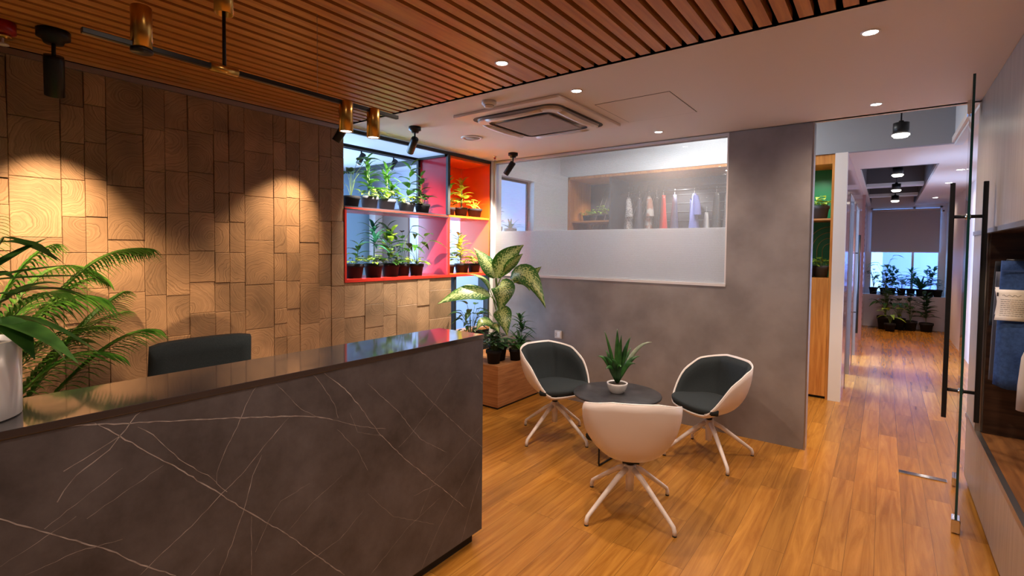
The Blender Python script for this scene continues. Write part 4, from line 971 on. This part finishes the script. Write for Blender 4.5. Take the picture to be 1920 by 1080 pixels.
# white pot on the counter, leafy plant
t = thing('potted_plant', 'broad leaved plant in a tall white ceramic pot at the left end of the counter', 'potted plant', (-1.925, .165, HC))
pot_mesh(.132, .205, 1).build('pot', CERAMIC, t)
MB().lathe([(0, .188), (.123, .187), (.124, .18)], 20).build('soil', SOIL, t)
random.seed(5); fm = MB(); st = MB()
for k in range(26):
    a = k * 2.4; el = random.uniform(.15, 1.5); rr = random.uniform(.04, .13); zz = .22 + random.uniform(.03, .26)
    e = Vector((rr * math.cos(a), rr * math.sin(a), zz)); st.tube([(0, 0, .18), e * .6 + Vector((0, 0, .1)), e], .003, 5)
    ll = random.uniform(.12, .20); leaf(fm, e, (math.cos(a), math.sin(a), random.uniform(-.2, .9)), ll, ll * .42, .45, 7, .2, 2)
for (dy, dx, dz, ll) in ((.95, -.1, .10, .30), (.9, -.3, .25, .26), (.6, -.5, .5, .28)):
    leaf(fm, (.0, .04, .36), (dx, dy, dz), ll, .036, .10, 9, .25, 0)
leaf(fm, (.05, .11, .26), (.25, .6, -.45), .13, .08, .4, 7, .15, 2); leaf(fm, (.09, .08, .27), (.6, .3, -.35), .12, .075, .4, 7, .15, 2)
fm.build('foliage', leafmat('pot_leaf', (0.02, 0.08, 0.012), (0.06, 0.18, 0.03)), t); st.build('stems', STEM, t)

# palm on the floor behind the counter
t = thing('areca_palm', 'feathery palm standing behind the counter against the block wall', 'potted plant', (-3.20, .22, 0))
pot_mesh(.19, .34).build('pot', POTBLACK, t)
MB().lathe([(0, .315), (.17, .31), (.172, .30)], 20).build('soil', SOIL, t)
random.seed(8); fm = MB(); st = MB()
def frond(p0, p1, p2, ll, n=26, start=.22, sag=.55):
    p0, m__, p2 = Vector(p0), Vector(p1), Vector(p2); p1 = m__ * 2 - (p0 + p2) / 2
    pts = [p0 * (1 - t_) ** 2 + p1 * 2 * t_ * (1 - t_) + p2 * t_ * t_ for t_ in [i / 14 for i in range(15)]]
    st.tube(pts, [.0065 - .0055 * i / 14 for i in range(15)], 6, cap=False)
    for k in range(n):
        t_ = start + (1 - start) * k / (n - 1); p = p0 * (1 - t_) ** 2 + p1 * 2 * t_ * (1 - t_) + p2 * t_ * t_
        tan = ((p1 - p0) * (1 - t_) + (p2 - p1) * t_).normalized(); side = tan.cross(Vector((0, 0, 1))).normalized()
        s_ = ll * math.sin(PI * (.16 + .76 * (k / (n - 1)))) ** .8 * random.uniform(.9, 1.05)
        for sg in (-1, 1):
            leaf(fm, p, tan * .85 + side * sg * .70 + Vector((0, 0, .15)), s_, .017, sag, 7, .3, 0)
B0 = Vector((0, 0, .30))
frond(B0, (.02, .36, 1.30), (-.05, .80, 1.585), .20, 40, .45, .8)
frond(B0, (-.20, .30, 1.10), (-.30, .62, 1.42), .20, 34, .35, .5)
frond(B0, (-.20, .36, .95), (-.30, .75, 1.22), .20, 34, .35, .5)
frond(B0, (-.12, .40, 1.0), (-.15, .70, 1.34), .26, 34, .35, .6)
frond(B0, (-.24, .30, 1.32), (-.30, .66, 1.42), .20, 30, .40, .7)
frond(B0, (.0, .45, .95), (.05, .78, 1.15), .24, 34, .35, .6)
frond(B0, (.10, .22, 1.15), (.18, .52, 1.35), .28, 32, .3, .8)
frond(B0, (-.10, .18, 1.1), (-.22, .50, 1.30), .26, 26, .3)
frond(B0, (.05, .16, 1.22), (.05, .38, 1.60), .22, 26, .35, .8)
frond(B0, (.25, .14, 1.15), (.42, .34, 1.40), .24, 26, .35)
frond(B0, (-.05, .05, 1.2), (-.15, .22, 1.72), .26, 26, .35, .8)
frond(B0, (.02, .20, 1.0), (-.02, .60, 1.18), .24, 26, .3)
frond(B0, (.08, .28, .95), (.12, .60, 1.05), .22, 26, .3)
frond(B0, (-.18, .26, .95), (-.34, .58, 1.08), .22, 24, .3)
frond(B0, (.2, -.2, 1.1), (.35, -.45, 1.3), .24, 22, .3)
frond(B0, (-.15, -.25, 1.2), (-.25, -.5, 1.5), .24, 22, .3)
frond(B0, (0, -.1, 1.3), (.05, -.2, 1.85), .24, 22, .35)
fm.v = [(max(x, -.52), y, z) for x, y, z in fm.v]
fm.build('foliage', L_PALM, t); st.build('stems', STEM, t)

# ================================================================== WARDROBE BEHIND THE GLASS
t = thing('wardrobe', 'open wooden wardrobe with hanging rail behind the lined glass', 'wardrobe', (-2.4, 6.40, 0))
def LW(m__): m__.v = [(x + 2.4, y - 6.40, z) for x, y, z in m__.v]; return m__
LW(MB().box(-3.77, -3.72, 6.385, 7.08, 0, 2.66).box(-3.77, -1.02, 6.385, 7.08, 2.625, 2.66).box(-1.06, -1.02, 6.385, 7.08, 0, 2.62).box(-3.72, -1.06, 6.40, 7.08, 0, .10)).build('carcass', W_CAB, t)
LW(MB().box(-3.12, -3.09, 6.45, 7.08, .1, 2.62)).build('partition', DARKPAINT, t)
LW(MB().box(-3.72, -3.12, 6.45, 7.05, 2.005, 2.03)).build('shelf', W_TRIM, t)
m_ = MB(); m_.box(-3.72, -1.06, 7.05, 7.08, .10, 2.62)
LW(m_).build('back_panel', pbr('slate_back', (0.075, 0.075, 0.085), .6), t)
m_ = MB()
for k in range(13):
    x0_ = -3.68 + k * .075
    m_.tube([(x0_, 7.045, 1.95), (x0_ + .22, 7.045, 2.55)], .004, 4)
LW(m_).build('diagonal_bars', STEEL, t)
m_ = MB()
for k in range(9): m_.box(-2.55, -1.1, 7.038, 7.05, 1.55 + k * .12, 1.555 + k * .12)
LW(m_).build('board_grooves', GREYPAINT, t)
LW(MB().tube([(-3.09, 6.75, 2.42), (-1.06, 6.75, 2.42)], .012, 10)).build('rail', BLACKMETAL, t)
LW(MB().box(-3.09, -1.06, 6.45, 7.05, 1.0, 1.03)).build('lower_shelf', W_CAB, t)
spot('wardrobe_lamp', (-2.25, 6.62, 2.60), (-2.2, 7.0, 1.9), 24, 95, .7, (1, .97, .95), .03)
spot('wardrobe_lamp', (-3.3, 6.60, 2.60), (-3.4, 6.9, 1.9), 14, 95, .7, (1, .9, .8), .03)
t = thing('downlight', 'small recessed downlight inside the top of the wardrobe behind glass', 'ceiling light', (-1.60, 6.72, 2.625))
MB().lathe([(0, -.003), (.04, -.003), (.05, -.001), (.05, 0), (0, 0)], 20).build('diffuser', LAMPGLOW, t)
for i, (x, y, lab) in enumerate(((-3.62, 6.72, 'leftmost of the small leafy pots on the wardrobe shelf behind glass'), (-3.50, 6.66, 'second from left of the small leafy pots on the wardrobe shelf'), (-3.37, 6.70, 'taller lime plant third from left on the wardrobe shelf'), (-3.22, 6.68, 'rightmost small leafy pot on the wardrobe shelf behind glass'))):
    plant(lab, (x, y, 2.03), .055, .09, [(0, 'low', .10 + .05 * (i == 2), .11, 14)], [L_LIME], 60 + i, POTBLACK, group='pots on the wardrobe shelf')
def garment(x, z, Lg, flare, wy, mat, label, name='shirt', cat='shirt', sleeve=True, yaw_=0.40, mat2=None):
    t = thing(name, label, cat, (x, 6.75, z), yaw_, 'clothes on the wardrobe rail')
    NA = 24; rows = []
    for zz, f_ in ((-.045, .10), (-.052, .28), (-.075, .62), (-.11, .88), (-.16, .97), (-.3, 1.0), (-.5, 1.0), (-.75, 1.02), (-1.0, 1.05)):
        q = -zz
        if q > .2: zz = -(.2 + (q - .2) * (Lg - .2) / .8); q = -zz
        th = .018 + flare * 1.35 * (q / Lg) ** 1.1
        row = []
        for j in range(NA):
            a = 2 * PI * j / NA; w_ = 1 + .10 * math.sin(a * 7 + q * 3) * min(1, q * 2)
            row.append((th * math.cos(a) * w_, wy * f_ * math.sin(a), zz))
        rows.append(row)
    m__ = MB(); m__.grid(rows, closed=True); m__.build('body', mat, t, solid=.003)
    if sleeve and flare > .057:
        for sg in (-1, 1):
            m__ = MB(); m__.tube([(0, sg * wy * .85, -.10), (.01, sg * (wy + .03), -.22), (.015, sg * (wy + .035), -.34)], [.035, .045, .05], 12, cap=False); m__.build('sleeve', mat2 or mat, t)
    m__ = MB().tube([(0, 0, -.05), (0, 0, -.012), (.0, .018, .006), (0, .012, .024), (0, -.010, .026), (0, -.016, .012)], .0028, 6).tube([(0, -wy * .8, -.088), (0, 0, -.045), (0, wy * .8, -.088)], .0045, 6)
    m__.build('hanger', OFFWHITE, t)
    return t
def cloth(n, c, c2=None, s=40): return pbr(n, c, .9, col2=c2, nscale=s, lo=.45, hi=.55) if c2 else pbr(n, c, .9)
RZ = 2.408
garment(-2.96, RZ, .98, .075, .20, cloth('speckled_cloth', (.62, .60, .58), (.30, .28, .28), 60), 'white speckled shirt hanging first from the left behind the glass')
garment(-2.80, RZ, .62, .055, .20, cloth('grey_cloth', (.10, .095, .12)), 'dark grey shirt hanging between the speckled and the white printed shirt')
garment(-2.66, RZ, .95, .06, .19, cloth('white_cloth', (.60, .55, .50), (.45, .22, .16), 9), 'white shirt with a pinkish print hanging left of the red one')
garment(-2.55, RZ, .95, .03, .19, cloth('charcoal_cloth', (.03, .03, .035)), 'black thin garment hanging just left of the red one')
garment(-2.455, RZ, .95, .055, .19, cloth('red_cloth', (.75, .03, .02)), 'bright red shirt on the wardrobe rail behind the glass')
garment(-2.30, RZ, .95, .05, .19, cloth('slate_cloth', (.16, .16, .24)), 'slate blue shirt hanging right of the red one')
garment(-2.04, RZ, .98, .065, .20, cloth('periwinkle_cloth', (.22, .25, .58)), 'periwinkle blue shirt alone in the middle of the rail')
garment(-1.76, RZ - .0, .95, .045, .20, cloth('olive_cloth', (.10, .10, .095)), 'dark olive grey garment right of the periwinkle shirt')
garment(-1.62, RZ, .86, .035, .20, cloth('pale_cloth', (.60, .60, .62), (.40, .40, .45), 50), 'white flecked shirt hanging near the right end of the rail')
garment(-1.54, RZ, .80, .05, .20, cloth('lilac_cloth', (.30, .29, .50)), 'lilac shirt hanging at the right end of the rail')
garment(-1.44, RZ, .92, .03, .20, cloth('moss_cloth', (.12, .13, .10)), 'moss grey garment hanging rightmost on the rail')
garment(-1.88, RZ - .25, .62, .04, .12, cloth('cream_cloth', (.62, .60, .58)), 'short white garment low on the rail beside the olive one', 'towel', 'towel', False)

# plants seen through the inner side window
plant('spiky plant in a pot on the sill of the inner side window behind glass', (-3.98, 5.30, 1.72), .085, .16, [(0, 'strap', .34, .22, 12)], [L_TEAL], 71, POTGREY, group='pots behind the inner side window')
plant('dark potted plant standing left of the spiky one behind the inner side window', (-3.98, 4.98, 1.72), .095, .17, [(0, 'bushy', .36, .15, 18)], [L_DARK], 72, POTGREY, group='pots behind the inner side window')
t = thing('wall_shelf', 'pale shelf board carrying two pots behind the inner side window', 'shelf', (-3.98, 5.15, 1.70))
MB().box(-.12, .12, -.42, .38, 0, .02).build('board', OFFWHITE, t); MB().box(-.10, .10, -.38, -.35, -.70, 0).box(-.10, .10, .32, .35, -.70, 0).box(-.12, .12, -.42, .38, -.72, -.70).tube([(0, -.365, -1.70), (0, -.365, -.72)], .02).tube([(0, .335, -1.70), (0, .335, -.72)], .02).build('bracket', BLACKMETAL, t)

# ================================================================== GREEN CABINET AT THE CORRIDOR
t = thing('display_cabinet', 'tall wooden cabinet with green backed shelves beside the white post', 'cabinet', (-.74, 6.40, 0))
def LC(m__): m__.v = [(x + .74, y - 6.40, z) for x, y, z in m__.v]; return m__
LC(MB().box(-1.01, -.985, 6.40, 6.90, 0, 2.66).box(-.484, -.459, 6.40, 6.90, 0, 2.66).box(-.985, -.484, 6.40, 6.90, 2.56, 2.66).box(-.985, -.484, 6.42, 6.90, 1.30, 1.325)).build('carcass', W_CAB, t)
LC(MB().box(-.985, -.484, 6.44, 6.87, 0, .03)).build('plinth', BLACKMETAL, t)
LC(MB().box(-.984, -.737, 6.40, 6.42, .03, 1.315)).build('door', W_CAB, t); LC(MB().box(-.733, -.486, 6.40, 6.42, .03, 1.315)).build('door', W_CAB, t)
LC(MB().box(-.985, -.484, 6.41, 6.88, 1.955, 1.975)).build('shelf', W_TRIM, t)
gb = LC(MB().box(-.985, -.484, 6.86, 6.90, 1.325, 2.56)).build('back_panel', GREEN, t)
m_ = MB()
for k in range(4):
    R_ = .07 + .055 * k; cx_ = -.52; pts = [(cx_ - R_, 6.855, 1.33), (cx_ - R_, 6.855, 1.62)] + [(cx_ - R_ * math.cos(a), 6.855, 1.62 + R_ * 1.2 * math.sin(a)) for a in [PI / 2 * i / 8 for i in range(1, 9)]]
    m_.tube(pts, .0035, 4)
LC(m_).build('arch_lines', GOLDLINE, t)
plant('leafy pot alone on the upper green shelf', (-.60, 6.56, 1.975), .095, .15, [(0, 'low', .12, .16, 22)], [L_LIME], 81, POTGREY)
plant('left of two pots on the lower green shelf', (-.70, 6.54, 1.325), .085, .13, [(0, 'low', .09, .13, 24)], [L_LIME], 82, POTBLACK)
plant('right of two pots on the lower green shelf', (-.575, 6.60, 1.325), .080, .13, [(0, 'low', .11, .13, 18)], [L_LIME], 83, POTGREY)
spot('cabinet_lamp', (-.62, 6.50, 2.55), (-.62, 6.75, 1.9), 9, 110, .7, WHITE, .03)

# ================================================================== CORRIDOR
def corridor_pendant(x, y, z, top, label, power):
    t = thing('pendant_lamp', label, 'pendant light', (x, y, top), 0, 'black corridor pendants')
    MB().tube([(0, 0, 0), (0, 0, z + .12 - top)], .006, 8).build('stem', BLACKMETAL, t)
    MB().lathe([(0, .12), (.018, .12), (.02, .105), (.058, .10), (.058, 0), (.050, 0), (.050, .02), (0, .02)], 28, c=(0, 0, z - top)).build('shade', BLACKMETAL, t)
    MB().lathe([(.058, .004), (.063, .002), (.063, -.008), (.050, -.012), (.048, -.004), (0, -.004)], 28, c=(0, 0, z - top)).build('diffuser', LAMPGLOWC, t)
    MB().lathe([(.040, -.012), (.052, -.012), (.050, -.022), (0, -.024), (0, -.012), (.04, -.012)], 28, c=(0, 0, z - top)).build('lens', LAMPGLOWC, t)
    spot('pendant_beam', (x, y, z - .04), (x, y, 0), power, 75, .7, (1, .64, .34), .03)
corridor_pendant(.078, 5.52, 2.63, 3.36, 'black cylinder pendant nearest the room, hanging in front of the grey bulkhead', 90)
corridor_pendant(.100, 8.30, 2.63, 3.22, 'first small black pendant beyond the pink corridor ceiling', 90)
corridor_pendant(.110, 10.0, 2.60, 3.22, 'middle one of the three small black corridor pendants', 90)
corridor_pendant(.120, 12.0, 2.60, 3.22, 'farthest black pendant, closest to the window blind', 80)
for y, lab in ((8.45, 'recessed corridor downlight seen through the glass door'), (9.92, 'recessed corridor downlight just left of the door handle top'), (12.38, 'farthest recessed corridor downlight near the blind')):
    downlight(.73, y, H2, 9, lab, r=.04)
t = thing('roller_blind', 'grey roller blind pulled halfway over the far window', 'blind', (.31, 13.86, 2.55))
MB().box(-.575, .60, -.004, .0, -.90, 0).build('fabric', BLINDM, t)
MB().tube([(-.58, -.01, .0), (.60, -.01, .0)], .022, 12).build('roller', OFFWHITE, t)
MB().box(-.575, .60, -.010, .005, -.925, -.90).build('bottom_bar', OFFWHITE, t)
for i, (x, lay, lab, mt) in enumerate((
        (-.19, [(0, 'broad', .40, .17, 18)], 'leftmost pot on the far window ledge, dark broad leaves', [L_DARK]),
        (.0, [(0, 'broad', .78, .30, 9), (0, 'bushy', .4, .16, 18)], 'tall plant with upright paddle leaves on the far window ledge', [L_MID]),
        (.13, [(0, 'bushy', .46, .26, 36)], 'bushy plant right of the tall paddle leaf one on the far ledge', [L_TEAL]),
        (.30, [(0, 'low', .30, .26, 30)], 'low round leaved plant in front of the window mullion', [L_TEAL]),
        (.46, [(0, 'cane', .55, .28, 36)], 'thin leaved cane plant right of the window mullion', [L_TEAL]),
        (.62, [(0, 'strap', .60, .40, 24)], 'wide arching strap leaved plant on the far window ledge', [L_TEAL]),
        (.77, [(0, 'bushy', .46, .26, 36)], 'bushy plant second from the right end of the far ledge', [L_TEAL]),
        (.90, [(0, 'low', .22, .12, 12)], 'small rightmost pot on the far window ledge', [L_DARK]))):
    plant(lab, (x, 13.70 - .03 * (i % 2), .70), .082, .15, lay, mt, 90 + i, POTBLACK, group='pots on the far window ledge')
for i, (x, y, r, h, lay, lab, mt) in enumerate((
        (.04, 13.18, .15, .28, [(0, 'broad', .80, .30, 26), (0, 'bushy', .95, .22, 36)], 'largest dark leafy floor plant in the far left corner', [L_DARK]),
        (.12, 12.90, .10, .16, [(1, 'broad', .34, .30, 9)], 'low floor plant with a pale drooping leaf in front of the corner plant', [L_DARK, L_LIME]),
        (.27, 13.30, .12, .24, [(0, 'broad', .55, .34, 24)], 'dark floor plant right of the corner plant under the ledge', [L_DARK]),
        (.46, 13.30, .12, .20, [(0, 'broad', .50, .26, 9), (0, 'bushy', .55, .2, 9)], 'sparse floor plant in the middle under the far ledge', [L_DARK]),
        (.72, 13.30, .12, .18, [(0, 'bushy', .62, .26, 36)], 'upright feathery floor plant rightmost under the far ledge', [L_DARK]))):
    plant(lab, (x, y, 0), r, h, lay, mt, 110 + i, POTBLACK, group='floor plants under the far window')
t = thing('security_camera', 'tiny white camera at the right end of the blind', 'camera', (.95, 13.84, 2.50))
MB().box(-.02, .02, -.10, .04, -.02, .02).build('body', OFFWHITE, t, bevel=.004); MB().tube([(0, -.10, 0), (0, -.108, 0)], .014).build('lens', BLACKMETAL, t)

# ================================================================== GLASS DOOR
Da = Vector((.368, 3.775, 0)); Db = Vector((.440, 4.655, 0)); dd = (Db - Da).normalized(); dn = Vector((-dd.y, dd.x, 0))
ang = math.atan2(dd.y, dd.x); DL = (Db - Da).length
t = thing('glass_door', 'frameless glass door standing open beside the laminate cabinet', 'door', Da, ang)
m_ = MB().box(0.003, DL, -.006, .006, .012, 2.60); m_.build('pane', GLASS, t)
MB().box(0, .003, -.006, .006, .012, 2.60).build('polished_edge', GLASSEDGE, t)
MB().box(-.008, .075, -.020, .020, .008, .085).build('bottom_lock', CHROME, t, bevel=.004)
MB().tube([(.02, 0, .0), (.02, 0, .02)], .012, 12).build('floor_bolt', CHROME, t)
MB().box(DL - .12, DL + .005, -.018, .018, .008, .065).build('bottom_pivot', CHROME, t, bevel=.004)
MB().box(DL - .10, DL + .005, -.018, .018, 2.545, 2.637).build('top_pivot', CHROME, t, bevel=.004)
hx = .17
for sg in (-1, 1):
    hd = MB().box(hx - .014, hx + .014, sg * .072 - .012, sg * .072 + .012, .62, 2.02).build('pull_bar', BLACKMETAL, t, bevel=.003)
for z_ in (.79, 1.82):
    MB().tube([(hx, -.072, z_), (hx, .072, z_)], .010, 12).build('handle_rod', BLACKMETAL, t)
    MB().tube([(hx, -.012, z_), (hx, .012, z_)], .017, 14).build('rod_clamp', CHROME, t)
t = thing('floor_plate', 'flat chrome cover plate set in the floor beside the door pivot', 'floor plate', (.265, 4.615, 0))
MB().box(-.14, .13, -.028, .028, 0, .006).build('plate', CHROME, t, bevel=.002)

# ================================================================== LAMINATE CABINET ON THE RIGHT
t = thing('wall_cabinet', 'pale laminate wall cabinet with a dark open clothes niche', 'cabinet', (XR, 4.70, 0))
def LR(m__): m__.v = [(x - XR, y - 4.70, z) for x, y, z in m__.v]; return m__
NY1 = 4.24
LR(MB().box(XR, 1.02, -3.0, 4.70, .05, .462)).build('lower_panel', W_LIGHT, t)
LR(MB().box(XR + .02, 1.02, -3.0, 4.68, 0, .05)).build('plinth', BLACKMETAL, t)
LR(MB().box(XR, 1.02, -3.0, 4.70, 1.755, H - .002)).build('upper_panel', W_LIGHT, t)
LR(MB().box(XR, 1.02, NY1 + .03, 4.70, .49, 1.73)).build('end_panel', W_LIGHT, t)
LR(MB().box(XR + .01, 1.02, -3.0, NY1 + .03, .462, .485)).build('niche_floor', W_NICHEF, t)
LR(MB().box(1.0, 1.02, -3.0, NY1, .485, 1.73).box(XR + .03, 1.0, NY1, NY1 + .03, .485, 1.73).box(XR + .02, 1.0, -3.0, NY1, 1.73, 1.755)).build('niche_lining', W_NICHE, t)
LR(MB().box(XR - .006, XR + .02, -3.0, 4.70, .462, .49).box(XR - .006, XR + .02, -3.0, 4.70, 1.728, 1.755).box(XR - .006, XR + .02, NY1 + .012, NY1 + .032, .49, 1.73)).build('metal_frame', STEEL, t)
LR(MB().tube([(.74, -3.0, 1.66), (.74, NY1, 1.66)], .012, 10)).build('rail', CHROME, t)
# clothes in the niche
def hung(name, label, cat, x0, x1, y, ztop, zbot, th, mat, flare=.0, waves=3, seed=1):
    t = thing(name, label, cat, ((x0 + x1) / 2, y, ztop), 0, None)
    hw_ = (x1 - x0) / 2; NX = 28; rows = []
    for i in range(12):
        f_ = i / 11; z_ = -(ztop - zbot) * f_; row = []
        for j in range(NX):
            a = 2 * PI * j / NX; w_ = hw_ * (1 + flare * f_)
            row.append((w_ * math.copysign(abs(math.cos(a)) ** .8, math.cos(a)), th * math.sin(a) * (.55 + .45 * f_) + .010 * math.sin(waves * math.cos(a) * 4 + seed) * f_, z_ + .01 * math.sin(math.cos(a) * 5 + seed) * f_))
        rows.append(row)
    m__ = MB(); m__.grid(rows, closed=True); m__.face([11 * NX + j for j in range(NX)]); m__.face([j for j in range(NX)][::-1])
    m__.build('body', mat, t)
    return t
j = hung('jeans', 'blue denim jeans hanging in the dark niche with a paper tag', 'jeans', .535, .88, 3.98, 1.565, .84, .035, DENIM, .08, 3, 1)
MB().tube([(-.15, 0, .0), (.15, 0, .0)], .010, 8).tube([(0, 0, 0), (.012, 0, .05), (.012, 0, .11), (0.0, 0, .107)], .003, 6).build('hanger', BLACKMETAL, j)
MB().box(-.17, .17, -.030, -.026, -.06, -.055).build('waist_seam', pbr('seam_thread', (.05, .10, .28), .9), j)
hung('trousers', 'black trousers hanging behind the blue jeans in the niche', 'trousers', .53, .88, 4.13, 1.56, 1.18, .03, cloth('black_cloth', (.012, .012, .014)), .1, 2, 4)
hung('trousers', 'grey trousers hanging just behind the blue jeans', 'trousers', .525, .85, 4.06, 1.50, .86, .022, cloth('mid_grey_cloth', (.14, .14, .16)), .08, 2, 2)
j2 = hung('shirt', 'pale beige shirt at the right frame edge hanging nearest in the niche', 'shirt', .62, .93, 3.52, 1.36, .80, .03, cloth('beige_cloth', (.40, .36, .32)), .05, 2, 3)
MB().tube([(-.13, 0, -.10), (-.18, 0, -.28), (-.19, 0, -.42), (-.19, 0, -.54)], [.03, .035, .034, .036], 12).build('sleeve', MATS['beige_cloth'], j2)
def paper(label, x, y, z, w_, h_, write, cat='tag', ry=0):
    t = thing('paper_tag', label, cat, (x, y, z), ry)
    rows = []
    for i in range(9):
        f_ = i / 8; rows.append([(-w_ / 2 + .010 * math.sin(f_ * 3) , -.006 * math.sin(f_ * 6), h_ / 2 - h_ * f_), (w_ / 2 + .010 * math.sin(f_ * 3), -.006 * math.sin(f_ * 6) + .004, h_ / 2 - h_ * f_)])
    m__ = MB(); m__.grid(rows); m__.build('sheet', PAPER, t, solid=.001)
    if write:
        m__ = MB(); random.seed(2)
        for r_ in range(9):
            zz = h_ * (.18 - r_ * .065); xx = -w_ * .38
            f_ = .5 - zz / h_; oy_ = -.006 * math.sin(f_ * 6) - .0012; ox_ = .010 * math.sin(f_ * 3)
            while xx < w_ * .36:
                l_ = random.uniform(.006, .016); m__.box(xx + ox_, min(xx + l_, w_ * .38) + ox_, oy_ - .0003, oy_, zz, zz + .0014); xx += l_ + .003
        f_ = .2; oy_ = -.006 * math.sin(f_ * 6) - .0012
        pts = [(-.035 + .007 * k, oy_ - .001, h_ * .31 + .005 * math.sin(k * 1.9)) for k in range(12)]
        m__.tube(pts, .0009, 4); m__.box(-.058, -.050, oy_ - .0006, oy_, h_ * .28, h_ * .40)
        m__.build('print', INK, t)
    return t
paper('white printed paper tag pinned on the blue jeans', .572, 3.925, 1.315, .130, .175, True)
paper('plain white tag at the far left inside the niche', .555, 4.025, 1.33, .07, .16, False)
paper('narrow white tag cut by the right frame edge beside the jeans', .625, 3.60, 1.285, .07, .13, False)
spot('niche_lamp_added', (.60, 3.2, 1.70), (.66, 3.9, .9), 7, 80, .7, WARM, .03)  # added lamp without a fixture, brightening the clothes niche

# ================================================================== PLANT ROOM BEHIND THE SHELF
t = thing('track_light', 'black ceiling track with lamp heads seen above the shelf plants', 'track light', (-6.2, 5.2, 3.05))
MB().box(-.02, .02, -1.1, .9, -.03, 0).build('track', BLACKMETAL, t)
for yy in (-.6, 0, .55):
    h_ = MB().tube([(0, yy, -.03), (0, yy, -.10)], .01, 8).tube([(.05, yy, -.08), (-.07, yy, -.20)], .04, 14).build('lamp_head', BLACKMETAL, t)
    MB().lathe([(0, 0), (.034, 0), (.034, .004), (0, .004)], 16, c=(-.072, yy, -.203), axis=Vector((-.6, 0, -.6)).to_track_quat('-Z', 'Y').to_matrix()).build('lens', LAMPGLOW, h_)
spot('track_beam', (-6.1, 4.9, 2.8), (-6.4, 6.38, 2.0), 90, 75, .8, (.85, .9, 1.0), .04)
struct('trim_10', box(-8.08, -7.90, 6.18, 6.38, 0, 2.35), OFFWHITE)
struct('trim_11', box(-7.88, -7.15, 6.34, 6.38, 0, 2.35), BROWNPANEL)
struct('trim_12', box(-8.0, -4.3, 5.6, 5.66, 2.97, 3.05), FRAMEBLACK)
